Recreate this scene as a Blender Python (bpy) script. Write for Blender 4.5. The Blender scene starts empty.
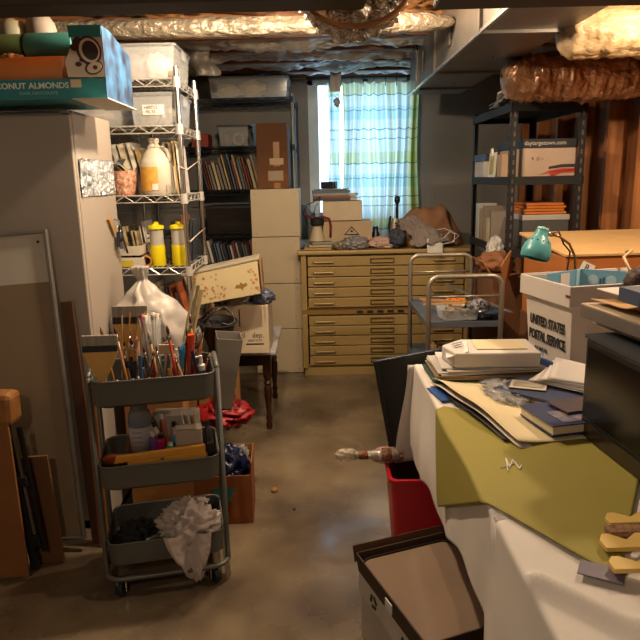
import bpy, math, random
from mathutils import Vector, Matrix, Euler, noise
R = random.Random(7)
C = bpy.context.scene.collection
PI = math.pi

# ------------------------------------------------------------------ materials
def lin(c): return tuple((x/12.92 if x <= .04045 else ((x+.055)/1.055)**2.4) for x in c)
def rgb(h):
    h = h.lstrip('#'); return lin(tuple(int(h[i:i+2], 16)/255 for i in (0, 2, 4)))
MATS = {}
def mat(name, col, rough=.6, metal=0, var=.12, scale=8, bump=0, bscale=40, trans=0, emit=None, estr=1, coat=0, col2=None, alpha=1, stretch=None, ior=1.45):
    if name in MATS: return MATS[name]
    m = bpy.data.materials.new(name); m.use_nodes = True
    nt = m.node_tree; N = nt.nodes; L = nt.links
    b = N['Principled BSDF']
    c = rgb(col) if isinstance(col, str) else col
    c2 = rgb(col2) if col2 else tuple(x*(1-var) for x in c)
    tc = N.new('ShaderNodeTexCoord'); mp = N.new('ShaderNodeMapping')
    L.new(tc.outputs['Object'], mp.inputs['Vector'])
    if stretch: mp.inputs['Scale'].default_value = stretch
    nz = N.new('ShaderNodeTexNoise'); nz.inputs['Scale'].default_value = scale; nz.inputs['Detail'].default_value = 5
    L.new(mp.outputs[0], nz.inputs['Vector'])
    rp = N.new('ShaderNodeValToRGB'); rp.color_ramp.elements[0].position = .35; rp.color_ramp.elements[1].position = .65
    rp.color_ramp.elements[0].color = (*c2, 1); rp.color_ramp.elements[1].color = (*c, 1)
    L.new(nz.outputs['Fac'], rp.inputs['Fac']); L.new(rp.outputs['Color'], b.inputs['Base Color'])
    b.inputs['Roughness'].default_value = rough; b.inputs['Metallic'].default_value = metal
    if trans: alpha = max(.12, 1-trans*.85)
    b.inputs['Coat Weight'].default_value = coat; b.inputs['Alpha'].default_value = alpha
    if emit:
        b.inputs['Emission Color'].default_value = (*rgb(emit), 1); b.inputs['Emission Strength'].default_value = estr
    if bump:
        n2 = N.new('ShaderNodeTexNoise'); n2.inputs['Scale'].default_value = bscale; n2.inputs['Detail'].default_value = 4
        L.new(mp.outputs[0], n2.inputs['Vector'])
        bp = N.new('ShaderNodeBump'); bp.inputs['Strength'].default_value = min(1, bump); bp.inputs['Distance'].default_value = .01 if bump < .85 else .03
        L.new(n2.outputs['Fac'], bp.inputs['Height']); L.new(bp.outputs[0], b.inputs['Normal'])
    MATS[name] = m
    return m
def colmat(h, rough=.55): return mat('paint_'+h, h, rough)

def floor_mat():
    m = mat('concrete_floor', '#86765e', .3, scale=2.2, col2='#54473a', bump=.12, bscale=5)
    nt = m.node_tree; N = nt.nodes; L = nt.links; b = N['Principled BSDF']
    n = N.new('ShaderNodeTexNoise'); n.inputs['Scale'].default_value = 3.5; n.inputs['Detail'].default_value = 6
    tc = N.new('ShaderNodeTexCoord'); L.new(tc.outputs['Object'], n.inputs['Vector'])
    mr = N.new('ShaderNodeMapRange'); mr.inputs['From Min'].default_value = .35; mr.inputs['From Max'].default_value = .65; mr.inputs['To Min'].default_value = .14; mr.inputs['To Max'].default_value = .34
    L.new(n.outputs['Fac'], mr.inputs['Value']); L.new(mr.outputs[0], b.inputs['Roughness'])
    return m
def block_mat():
    m = mat('painted_block_wall', '#8a8682', .75, scale=2.5, var=.15)
    nt = m.node_tree; N = nt.nodes; L = nt.links; b = N['Principled BSDF']
    tc = N.new('ShaderNodeTexCoord'); sx = N.new('ShaderNodeSeparateXYZ'); cx = N.new('ShaderNodeCombineXYZ')
    L.new(tc.outputs['Object'], sx.inputs[0]); L.new(sx.outputs['X'], cx.inputs['X']); L.new(sx.outputs['Z'], cx.inputs['Y'])
    br = N.new('ShaderNodeTexBrick'); br.inputs['Scale'].default_value = 1; br.inputs['Brick Width'].default_value = .4
    br.inputs['Row Height'].default_value = .2; br.inputs['Mortar Size'].default_value = .006
    L.new(cx.outputs[0], br.inputs['Vector'])
    bp = N.new('ShaderNodeBump'); bp.inputs['Strength'].default_value = .5; bp.inputs['Distance'].default_value = .006; bp.invert = True
    L.new(br.outputs['Fac'], bp.inputs['Height']); L.new(bp.outputs[0], b.inputs['Normal'])
    return m
def foil_mat(name, col, rough=.32, bump=.9, bscale=14, metal=.85):
    m = mat(name, col, rough, metal, var=.35, scale=5, bump=bump, bscale=bscale, stretch=(.7, 1.4, 1))
    return m
def curtain_mat():
    m = bpy.data.materials.new('plaid_curtain_cloth'); m.use_nodes = True
    nt = m.node_tree; N = nt.nodes; L = nt.links; N.remove(N['Principled BSDF'])
    uv = N.new('ShaderNodeUVMap'); sp = N.new('ShaderNodeSeparateXYZ'); L.new(uv.outputs[0], sp.inputs[0])
    def ramp(sock, stops, interp='CONSTANT'):
        r = N.new('ShaderNodeValToRGB'); r.color_ramp.interpolation = interp
        e = r.color_ramp.elements
        while len(e) < len(stops): e.new(.5)
        for k, (p, c) in enumerate(stops): e[k].position = p; e[k].color = (*rgb(c), 1)
        L.new(sock, r.inputs['Fac']); return r
    fr = N.new('ShaderNodeMath'); fr.operation = 'FRACT'; ml = N.new('ShaderNodeMath'); ml.operation = 'MULTIPLY'; ml.inputs[1].default_value = 5
    L.new(sp.outputs['X'], ml.inputs[0]); L.new(ml.outputs[0], fr.inputs[0])
    fy = N.new('ShaderNodeMath'); fy.operation = 'FRACT'; my = N.new('ShaderNodeMath'); my.operation = 'MULTIPLY'; my.inputs[1].default_value = 2.3
    L.new(sp.outputs['Y'], my.inputs[0]); L.new(my.outputs[0], fy.inputs[0])
    W = '#f6f8f4'; Y = '#e9eac4'; A = '#d9ecec'; D = '#8aa2a4'
    vx = ramp(fr.outputs[0], [(0, W), (.18, A), (.3, W), (.48, Y), (.62, W), (.72, D), (.735, W), (.9, A)])
    vy = ramp(fy.outputs[0], [(0, Y), (.16, D), (.172, W), (.33, A), (.38, D), (.392, A), (.52, W), (.66, D), (.672, W), (.8, D), (.812, W)])
    mx = N.new('ShaderNodeMixRGB'); mx.blend_type = 'MULTIPLY'; mx.inputs['Fac'].default_value = .75
    L.new(vy.outputs[0], mx.inputs[1]); L.new(vx.outputs[0], mx.inputs[2])
    ve = ramp(sp.outputs['X'], [(0, '#c4be78'), (.05, '#ffffff'), (.69, '#ffffff'), (.74, '#b5ad58'), (.78, '#c9c27c')], 'LINEAR')
    m2 = N.new('ShaderNodeMixRGB'); m2.blend_type = 'MULTIPLY'; m2.inputs['Fac'].default_value = 1; L.new(mx.outputs[0], m2.inputs[1]); L.new(ve.outputs[0], m2.inputs[2]); mx = m2
    d = N.new('ShaderNodeBsdfDiffuse'); t = N.new('ShaderNodeBsdfTranslucent'); s = N.new('ShaderNodeMixShader'); s.inputs['Fac'].default_value = .82
    L.new(mx.outputs[0], d.inputs['Color']); L.new(mx.outputs[0], t.inputs['Color'])
    L.new(d.outputs[0], s.inputs[1]); L.new(t.outputs[0], s.inputs[2]); L.new(s.outputs[0], N['Material Output'].inputs['Surface'])
    return m

M_wood = mat('stud_wood', '#b8763f', .65, scale=3, col2='#87502a', stretch=(8, 8, .6), bump=.1)
M_joist = mat('joist_wood', '#9a6535', .7, scale=3, col2='#6b4020', stretch=(.6, 8, 8))
M_darkbeam = mat('dark_beam', '#3b332d', .75, scale=4, stretch=(.5, 6, 6))
M_white = mat('white_enamel', '#b4aca2', .45, var=.04)
M_cab = mat('cabinet_enamel', '#9d9389', .5, var=.05, scale=2)
M_chrome = mat('chrome', '#d0cdc8', .22, 1, var=.1)
M_wire = mat('wire_chrome', '#c9c5bd', .35, .45, var=.1)
M_steel = mat('brushed_steel', '#8f8b84', .42, .75, var=.2, scale=3, bump=.1)
M_galv = mat('galvanised_duct', '#847d76', .38, .7, var=.25, scale=4)
M_foil = foil_mat('silver_foil', '#d6cfc4', .42, 1, 14, .2)
M_foilb = foil_mat('bright_foil', '#a09380', .36, 1, 26, .45)
M_kraft = mat('kraft_paper', '#a9753f', .6, scale=6, col2='#7d4f27', bump=.8, bscale=12, metal=.2)
M_card = mat('cardboard', '#a3713d', .8, var=.15, scale=5)
M_cardd = mat('dark_cardboard', '#6b4526', .85, var=.2, scale=5)
M_orangec = mat('orange_cardboard', '#96552a', .75, var=.15, scale=4)
M_tan = mat('tan_file_metal', '#a68c58', .42, .1, var=.12, scale=3)
M_tand = mat('dark_gap', '#2c2113', .7)
M_trolley = mat('grey_powder_coat', '#5c5c58', .42, .2, var=.08)
M_black = mat('black_metal', '#0e0e0f', .75, 0)
M_blackp = mat('black_plastic', '#0e0e10', .35)
M_gloss = mat('glossy_black', '#060607', .22, coat=.0)
M_gloss.node_tree.nodes['Principled BSDF'].inputs['Specular IOR Level'].default_value = .22
M_rubber = mat('black_rubber', '#121212', .7)
M_paper = mat('white_paper', '#d6d2cc', .7, var=.03)
M_cream = mat('cream_paper', '#cfc09a', .7, var=.04)
M_clear = mat('clear_plastic', '#e0e4e6', .12, trans=.85, var=.02, ior=1.15)
M_cloudy = mat('cloudy_plastic', '#c9ccce', .3, trans=.82, var=.05, ior=1.1)
M_red = mat('red_plastic', '#b81a2c', .35, var=.1)
M_teal = mat('teal_enamel', '#4a8f94', .35, var=.06)
M_olive = mat('olive_paper', '#8f8436', .75, var=.1, scale=3)
M_cloth = mat('white_cloth', '#d4cdc6', .9, var=.05, bump=.05, bscale=25)
M_mahog = mat('dark_turned_wood', '#3b1c10', .35, scale=4, col2='#210e08')
M_lightwood = mat('light_wood', '#a8824e', .55, scale=5, col2='#a67a40', stretch=(1, 6, 6))
M_yel = mat('yellow_plastic', '#e8d614', .4, var=.05)
M_bluebag = mat('dark_blue_bag', '#141c3e', .2, var=.3, bump=.8, bscale=18)
M_whitebag = mat('white_bag_film', '#b9b3ac', .4, trans=.15, var=.08, bump=.3, bscale=9)
M_ink = mat('black_ink', '#17161a', .6)

# ------------------------------------------------------------------ mesh builder
class MB:
    def __init__(s): s.v = []; s.f = []; s.uv = None
    def add(s, vs, fs, mtx=None):
        n = len(s.v)
        if mtx is not None: vs = [mtx @ Vector(p) for p in vs]
        s.v += [tuple(p) for p in vs]; s.f += [tuple(i+n for i in f) for f in fs]; return s
    def box(s, c, d, rot=(0, 0, 0)):
        x, y, z = (k/2 for k in d)
        m = Matrix.Translation(c) @ Euler(rot).to_matrix().to_4x4()
        vs = [(-x,-y,-z),(x,-y,-z),(x,y,-z),(-x,y,-z),(-x,-y,z),(x,-y,z),(x,y,z),(-x,y,z)]
        return s.add(vs, [(0,3,2,1),(4,5,6,7),(0,1,5,4),(1,2,6,5),(2,3,7,6),(3,0,4,7)], m)
    def bar(s, a, b, w, t):
        a, b = Vector(a), Vector(b); d = b-a
        q = d.to_track_quat('Z', 'Y').to_matrix().to_4x4()
        m = Matrix.Translation((a+b)/2) @ q; x, y, z = w/2, t/2, d.length/2
        vs = [(-x,-y,-z),(x,-y,-z),(x,y,-z),(-x,y,-z),(-x,-y,z),(x,-y,z),(x,y,z),(-x,y,z)]
        return s.add(vs, [(0,3,2,1),(4,5,6,7),(0,1,5,4),(1,2,6,5),(2,3,7,6),(3,0,4,7)], m)
    def tube(s, pts, r, seg=8, closed=False, caps=True):
        pts = [Vector(p) for p in pts]; n = len(pts); rs = r if isinstance(r, (list, tuple)) else [r]*n
        up = None; rings = []
        for i, p in enumerate(pts):
            a = pts[(i-1) % n] if (closed or i > 0) else p; b = pts[(i+1) % n] if (closed or i < n-1) else p
            d = (b-a).normalized()
            if up is None:
                up = Vector((0, 0, 1)) if abs(d.z) < .9 else Vector((1, 0, 0))
            e = d.cross(up).normalized(); up = e.cross(d).normalized()
            rings.append([p + (e*math.cos(2*PI*k/seg) + up*math.sin(2*PI*k/seg))*rs[i] for k in range(seg)])
        vs = [v for rr in rings for v in rr]; fs = []
        for i in range(n if closed else n-1):
            j = (i+1) % n
            for k in range(seg): fs.append((i*seg+k, i*seg+(k+1) % seg, j*seg+(k+1) % seg, j*seg+k))
        if caps and not closed: fs += [tuple(reversed(range(seg))), tuple((n-1)*seg+k for k in range(seg))]
        return s.add(vs, fs)
    def lathe(s, prof, seg=20, mtx=None, sx=1, sy=1):
        vs = []; fs = []; n = len(prof)
        for r, z in prof:
            for k in range(seg): vs.append((r*math.cos(2*PI*k/seg)*sx, r*math.sin(2*PI*k/seg)*sy, z))
        for i in range(n-1):
            for k in range(seg): fs.append((i*seg+k, i*seg+(k+1) % seg, (i+1)*seg+(k+1) % seg, (i+1)*seg+k))
        if prof[0][0] > 1e-4: fs.append(tuple(reversed(range(seg))))
        if prof[-1][0] > 1e-4: fs.append(tuple((n-1)*seg+k for k in range(seg)))
        return s.add(vs, fs, mtx)
    def prism(s, poly, h, mtx=None):
        n = len(poly); vs = [(x, y, 0) for x, y in poly]+[(x, y, h) for x, y in poly]
        fs = [tuple(reversed(range(n))), tuple(range(n, 2*n))]+[(i, (i+1) % n, (i+1) % n+n, i+n) for i in range(n)]
        return s.add(vs, fs, mtx)
    def grid(s, fn, nu, nv):
        vs = [fn(i/nu, j/nv) for j in range(nv+1) for i in range(nu+1)]
        fs = [(j*(nu+1)+i, j*(nu+1)+i+1, (j+1)*(nu+1)+i+1, (j+1)*(nu+1)+i) for j in range(nv) for i in range(nu)]
        s.uv = [(i/nu, j/nv) for j in range(nv+1) for i in range(nu+1)]
        return s.add(vs, fs)
    def tray(s, c, d, t=.003, flare=0, rz=0, floor=True):
        """open-topped box, c = centre of its base"""
        x, y, h = d[0]/2, d[1]/2, d[2]; f = flare
        m = Matrix.Translation(c) @ Matrix.Rotation(rz, 4, 'Z')
        o = [(-x,-y,0),(x,-y,0),(x,y,0),(-x,y,0)]; p = [(-x-f,-y-f,h),(x+f,-y-f,h),(x+f,y+f,h),(-x-f,y+f,h)]
        i = [(-x+t,-y+t,t),(x-t,-y+t,t),(x-t,y-t,t),(-x+t,y-t,t)]; j = [(-x-f+t,-y-f+t,h),(x+f-t,-y-f+t,h),(x+f-t,y+f-t,h),(-x-f+t,y+f-t,h)]
        fs = [(3,2,1,0),(8,9,10,11)]
        for k in range(4):
            l = (k+1) % 4; fs += [(k,l,4+l,4+k),(8+l,8+k,12+k,12+l),(4+k,4+l,12+l,12+k)]
        return s.add(o+p+i+j, fs, m)
    def blob(s, c, d, amp=.2, fr=3, seed=0, nu=40, nv=24, ridge=False, squash=0):
        c = Vector(c); off = Vector((seed*7.3, seed*3.1, seed*1.7))
        vs = []
        for j in range(nv+1):
            th = PI*j/nv
            for i in range(nu):
                ph = 2*PI*i/nu
                n = Vector((math.sin(th)*math.cos(ph), math.sin(th)*math.sin(ph), math.cos(th)))
                k = noise.noise(n*fr+off)
                if ridge: k = .35-abs(k)*1.6+.5*noise.noise(n*fr*2.3+off)*.6
                q = n*(1+amp*k)
                p = Vector((q.x*d[0]/2, q.y*d[1]/2, q.z*d[2]/2))
                if squash and p.z < -d[2]/2*squash: p.z = -d[2]/2*squash
                vs.append(c+p)
        fs = [(j*nu+i, (j+1)*nu+i, (j+1)*nu+(i+1) % nu, j*nu+(i+1) % nu) for j in range(nv) for i in range(nu)]
        return s.add(vs, fs)
def rrect(w, d, r, n=5):
    out = []
    for cx, cy, a0 in ((w/2-r, d/2-r, 0), (-w/2+r, d/2-r, 90), (-w/2+r, -d/2+r, 180), (w/2-r, -d/2+r, 270)):
        for k in range(n+1):
            a = math.radians(a0+90*k/n); out.append((cx+r*math.cos(a), cy+r*math.sin(a)))
    return out

# ------------------------------------------------------------------ object helpers
def obj(name, mb, m, parent=None, smooth=False, bevel=0, sub=0, solid=0, label=None, loc=None, rot=None, stuff=False):
    me = bpy.data.meshes.new(name); me.from_pydata(mb.v, [], mb.f); me.materials.append(m)
    if mb.uv and len(mb.uv) == len(mb.v):
        ul = me.uv_layers.new(name='UVMap')
        for lp in me.loops: ul.data[lp.index].uv = mb.uv[lp.vertex_index]
    if smooth:
        for p in me.polygons: p.use_smooth = True
        if smooth == 'auto':
            try: me.set_sharp_from_angle(angle=math.radians(40))
            except Exception: pass
    o = bpy.data.objects.new(name, me); C.objects.link(o)
    if parent: o.parent = parent
    if loc: o.location = loc
    if rot: o.rotation_euler = rot
    if bevel:
        b = o.modifiers.new('bevel', 'BEVEL'); b.width = bevel; b.segments = 2; b.limit_method = 'ANGLE'
    if solid:
        b = o.modifiers.new('solid', 'SOLIDIFY'); b.thickness = solid; b.offset = 0
    if sub:
        b = o.modifiers.new('sub', 'SUBSURF'); b.levels = sub; b.render_levels = sub
    if label: o['label'] = label
    if stuff: o['kind'] = 'stuff'
    return o
def tag(o, label, cat, group=None, kind=None):
    o['label'] = label; o['category'] = cat
    if group: o['group'] = group
    if kind: o['kind'] = kind
    return o
def thing(name, label, cat, loc=(0, 0, 0), rot=(0, 0, 0), group=None):
    o = bpy.data.objects.new(name, None); C.objects.link(o); o.empty_display_size = .05
    if not isinstance(rot, tuple): rot = (0, 0, rot)
    o.location = loc; o.rotation_euler = rot
    return tag(o, label, cat, group)
def single(name, mb, m, label, cat, loc=(0, 0, 0), rot=(0, 0, 0), group=None, **k):
    if not isinstance(rot, tuple): rot = (0, 0, rot)
    o = obj(name, mb, m, None, loc=loc, rot=rot, **k); return tag(o, label, cat, group)
def struct(name, mb, m, parent=None, **k):
    o = obj(name, mb, m, parent, **k)
    if not parent: o['kind'] = 'structure'
    return o
def copy_tree(o, parent=None):
    c = o.copy(); C.objects.link(c)
    if parent: c.parent = parent
    for ch in list(o.children): copy_tree(ch, c)
    return c
def text(name, s, size, m, parent, loc, rot, squeeze=1, ext=.0004, align='LEFT', label=None, bold=0):
    cu = bpy.data.curves.new('t', 'FONT'); cu.body = s; cu.size = size; cu.extrude = ext; cu.align_x = align; cu.offset = bold; cu.resolution_u = 3
    t = bpy.data.objects.new('t', cu); C.objects.link(t)
    bpy.context.view_layer.update()
    me = bpy.data.meshes.new_from_object(t.evaluated_get(bpy.context.evaluated_depsgraph_get()))
    bpy.data.objects.remove(t); me.materials.clear(); me.materials.append(m)
    o = bpy.data.objects.new(name, me); C.objects.link(o); o.parent = parent; o.location = loc; o.rotation_euler = rot
    o.scale = (squeeze, 1, 1)
    if label: o['label'] = label
    return o
H2 = PI/2
ORD = ['first','second','third','fourth','fifth','sixth','seventh','eighth','ninth','tenth','eleventh','twelfth','thirteenth','fourteenth','fifteenth','sixteenth','seventeenth','eighteenth','nineteenth','twentieth','twenty-first','twenty-second','twenty-third','twenty-fourth','twenty-fifth']

# ================================================================== ROOM
XL, XR, YB, YF, ZC = -1.75, 1.75, 5.58, -1.6, 2.48
struct('floor', MB().box((0, 2, -.05), (3.9, 7.6, .1)), floor_mat())
struct('wall_left', MB().box((XL-.05, 2, 1.2), (.1, 7.4, 2.6)), block_mat())
struct('wall_front', MB().box((0, YF-.05, 1.2), (3.7, .1, 2.6)), mat('painted_block_wall','#767472'))
# back wall with window opening
WX0, WX1, WZ0, WZ1 = -.06, .80, 1.12, 2.24
b = MB()
b.box(((XL+WX0)/2, YB+.1, 1.2), (WX0-XL, .2, 2.6)).box(((XR+WX1)/2, YB+.1, 1.2), (XR-WX1, .2, 2.6))
b.box(((WX0+WX1)/2, YB+.1, WZ0/2-.05), (WX1-WX0, .2, WZ0+.1)).box(((WX0+WX1)/2, YB+.1, (WZ1+2.5)/2), (WX1-WX0, .2, 2.5-WZ1))
struct('wall_back', b, MATS['painted_block_wall'])
PANE = bpy.data.materials.new('window_glass'); PANE.use_nodes = True
_n = PANE.node_tree.nodes; _l = PANE.node_tree.links; _n.remove(_n['Principled BSDF'])
_t = _n.new('ShaderNodeBsdfTransparent'); _g = _n.new('ShaderNodeBsdfGlossy'); _m = _n.new('ShaderNodeMixShader'); _g.inputs['Roughness'].default_value = .02
_m.inputs['Fac'].default_value = .06; _l.new(_t.outputs[0], _m.inputs[1]); _l.new(_g.outputs[0], _m.inputs[2]); _l.new(_m.outputs[0], _n['Material Output'].inputs['Surface'])
w = MB()
w.box((WX0+.05, YB+.05, (WZ0+WZ1)/2), (.07, .06, WZ1-WZ0))
for x in (WX0+.02, WX1-.02, (WX0+WX1)/2+.05): w.box((x, YB+.05, (WZ0+WZ1)/2), (.04, .08, WZ1-WZ0))
for z in (WZ0+.02, WZ1-.02): w.box(((WX0+WX1)/2, YB+.05, z), (WX1-WX0, .08, .04))
wn = struct('window_1', w, mat('window_frame_white', '#c8d2d8', .5))
obj('window_pane', MB().box(((WX0+WX1)/2, YB+.06, (WZ0+WZ1)/2), (WX1-WX0-.06, .006, WZ1-WZ0-.06)), PANE, wn)
# right stud wall
struct('wall_right', MB().box((XR+.06, 2, 1.2), (.02, 7.4, 2.6)), mat('sheathing_board', '#94592c', .75, scale=2, col2='#74401c', stretch=(1, 6, 1)))
tr = MB()
tr.box((XR+.005, 2, .02), (.09, 7.2, .04)).box((XR+.005, 2, 2.44), (.09, 7.2, .04))
tp = struct('trim_1', tr, M_wood)
y = YB-.05
while y > YF:
    obj('stud', MB().box((XR+.005, y, 1.23), (.09, .04, 2.38)), M_wood, tp); y -= .406 if y > 2 else .6
# ceiling
ce = struct('ceiling', MB().box((0, 2, ZC+.05), (3.9, 7.6, .1)), mat('subfloor_planks', '#8a5f38', .75, scale=2, col2='#54351c', stretch=(1, 5, 1)))
JY = [2.75, 3.15, 3.56, 3.97, 4.38, 4.79, 5.2, 5.52]
for y in JY+[1.3, .9, .3, -.5]:
    obj('joist', MB().box((0, y, 2.3625), (3.6, .04, .235)), M_joist, ce)
obj('girder', MB().box((-.80, 1.95, 2.2), (1.9, .14, .55)), M_darkbeam, ce, bevel=.01)
obj('girder', MB().box((1.05, 1.95, 2.2), (1.4, .14, .56)), M_darkbeam, ce, bevel=.01)
# sagging foil faced batts between the joists
for i in range(len(JY)-1):
    y0, y1 = JY[i]+.02, JY[i+1]-.02
    if i == 0: continue
    sag = [0, .045, .05, .075, .07, .07, .035][i]
    def fn(u, v, y0=y0, y1=y1, i=i, sag=sag):
        x = -1.7+3.4*u; k = noise.noise(Vector((x*2.2, v*2, i*5.1))); k2 = noise.noise(Vector((x*7, v*5, i*3.3)))
        k3 = abs(noise.noise(Vector((x*13, v*7, i*2.7)))); z = 2.315-sag*math.sin(PI*v)**.6*(1+.8*k)+.03*k2-.03*k3*math.sin(PI*v)
        return (x, y0+(y1-y0)*v+.01*k2, z)
    m = [M_kraft, M_kraft, M_foil, M_foil, M_foil, M_foil, M_foil][i]
    o = single('insulation_batt', MB().grid(fn, 240, 20), m, ['', 'brown paper faced insulation batt in the joist bay above the chrome rack', 'crinkled silver foil batt sagging in the third joist bay back', 'grey foil insulation batt in the middle joist bay', 'silver foil batt sagging in the bay above the stacked white cubes', 'foil batt sagging in the bay just before the window', 'wrinkled foil insulation in the bay directly above the curtain'][i], 'insulation', smooth=True, solid=.004)
# torn foil flap hanging over the rear rack
def ff(u, v):
    x = -.86+.16*u+.10*v; return (x+.02*math.sin(9*v), 4.3+.03*math.sin(7*u+3*v), 2.30-.2*v)
single('foil_flap', MB().grid(ff, 10, 16), M_foil, 'torn strip of foil facing hanging down between joists above the rear rack', 'insulation', smooth=True, solid=.003)
# round foil-wrapped ducts on the left, along X
def xduct(x0, x1, y, z, r, amp, seed, n=90, fr=8, sag=0):
    def fn(u, v):
        x = x0+(x1-x0)*u; a = 2*PI*v
        k = noise.noise(Vector((x*fr, math.cos(a)*1.5, math.sin(a)*1.5+seed)))+.6*noise.noise(Vector((x*fr*4, math.cos(a)*2.5+seed, math.sin(a)*2.5)))
        e = min(1, (u+.0005)/.07, (1.0005-u)/.07); rr = r*(1+amp*k)*math.sqrt(max(0, 1-(1-e)**2))
        return (x, y+rr*math.cos(a), z+rr*math.sin(a)-sag*math.sin(PI*u))
    return MB().grid(fn, n, 24)
single('round_duct', xduct(-1.7, .66, 3.2, 2.145, .044, .13, 3, 260, 16), M_foilb, 'long foil-wrapped round duct lit bright at the left, running under the joists', 'duct', smooth=True)
M_pink = foil_mat('duct_jacket_shiny', '#a67b5c', .28, 1, 22, .55)
M_pinkl = foil_mat('duct_jacket_pale', '#b79a72', .5, .9, 14, .05)
single('flexible_duct', xduct(.97, 1.74, 2.72, 1.995, .10, .13, 5, 140, 9), M_pinkl, 'pale flexible insulated duct at the top right, nearer of the two', 'duct', smooth=True)
single('flexible_duct', xduct(.93, 1.74, 3.36, 1.925, .108, .22, 9, 140, 12, .02), M_pink, 'crinkly copper-coloured flexible duct above the black shelf unit', 'duct', smooth=True)
# big rectangular metal duct along Y
t = thing('air_duct', 'large rectangular galvanised air duct hanging along the ceiling', 'duct', (.835, 2.35, 2.0))
d = MB().box((0, 1.1, .14), (.35, 2.44, .28))
obj('duct_body', d, M_galv, t, bevel=.006)
for yy in (.35, 1.35, 2.0):
    s = MB(); s.box((-.182, yy, .14), (.012, .03, .29)).box((0, yy, -.006), (.37, .03, .012))
    obj('seam_flange', s, M_galv, t)
s = MB(); s.box((-.18, 1.1, -.004), (.012, 2.44, .014)); obj('corner_lip', s, mat('bright_zinc_edge', '#d9dadb', .25, .9), t)
for yy in (.9, 1.8): obj('rivet', MB().lathe([(0, -.006), (.006, -.004), (.006, 0), (0, 0)], 8, Matrix.Translation((.02, yy, -.001))), M_chrome, t)
for yy in (.95, 1.75): obj('tape_patch', MB().box((-.1835, yy, .12), (.006, .05, .12)), mat('foil_tape', '#6e655a', .4, .5), t)
# foil bundle hanging by the girder
def fb(u, v):
    a = PI*u; x = .125+.16*math.cos(a)*(1-.1*v); base = 1.90
    k = noise.noise(Vector((u*9, v*7, 2.2))); k2 = noise.noise(Vector((u*25, v*20, 4.2)))
    dr = .150*math.sin(a)**.75
    return (x+.01*k, 2.03+.36*v+.012*k, 2.03-dr*(1-.12*v)+.022*k+.008*k2)
o = thing('foil_bundle', 'crumpled foil-wrapped hose loop hanging from the ceiling by the dark girder', 'duct', (0, 0, 0))
obj('foil_sheet', MB().blob((.125, 2.18, 2.03), (.33, .30, .29), .30, 3.5, 5, 110, 70, ridge=True), foil_mat('crumpled_foil', '#c9bfb4', .25, 1.0, 30, .8), o, smooth=True)
pts = [(.125+.168*math.cos(PI*k/20), 2.03, 2.035-.150*math.sin(PI*k/20)**.8) for k in range(21)]
obj('edge_tape', MB().tube(pts, .008, 8), M_kraft, o, smooth=True)
# white strip hanging in front of the window
def ws(u, v):
    return (.125+.085*u-.012*v, 5.22+.012*math.sin(5*u), 2.30-.2*v-.1*v*u*0)
single('hanging_strip', MB().grid(ws, 4, 8), M_paper, 'white flat strip hanging from the ceiling in front of the curtain', 'strip', solid=.004)
# ------------------------------------------------------------------ curtain
cr = thing('curtain', 'translucent plaid curtain in aqua, white and olive over the window', 'curtain', (.1, 5.42, 2.2))
CM = curtain_mat()
def cur(x0, x1, z1, folds, amp, uv0, ph=0):
    def fn(u, v):
        x = x0+(x1-x0)*u
        return (x+.012*math.sin(v*5+u*9), amp*(.5+.5*v)*math.sin(u*folds*2*PI+ph)+.012*math.sin(u*folds*5+1), -.02*abs(math.sin(u*PI*7))*(1-v)-z1*v)
    m = MB().grid(fn, 160, 40)
    m.uv = [(uv0+a*(x1-x0)*1.3, bb*z1*.8) for a, bb in m.uv]
    return m
obj('curtain_panel', cur(.12, .74, 1.24, 9, .038, 0), CM, cr, smooth=True)
obj('curtain_panel', cur(0.0, .10, 1.22, 2, .02, .37, 1), CM, cr, smooth=True)
obj('curtain_rod', MB().tube([(-.17, .02, .035), (.77, .02, .035)], .007, 10), M_black, cr, smooth=True)
for k in range(9):
    x = .02+.09*k
    pts = [(x, .02+.014*math.cos(a), .028+.02*math.sin(a)) for a in [2*PI*q/12 for q in range(12)]]
    obj('curtain_ring', MB().tube(pts, .003, 6, closed=True).box((x, .02, -.01), (.006, .006, .05)), M_black, cr)
# knotted end of the curtain beside the strip
obj('curtain_tie', MB().blob((.075, -.03, -.16), (.05, .05, .07), .5, 3, 4, 20, 14), M_whitebag, cr, smooth=True)

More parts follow.
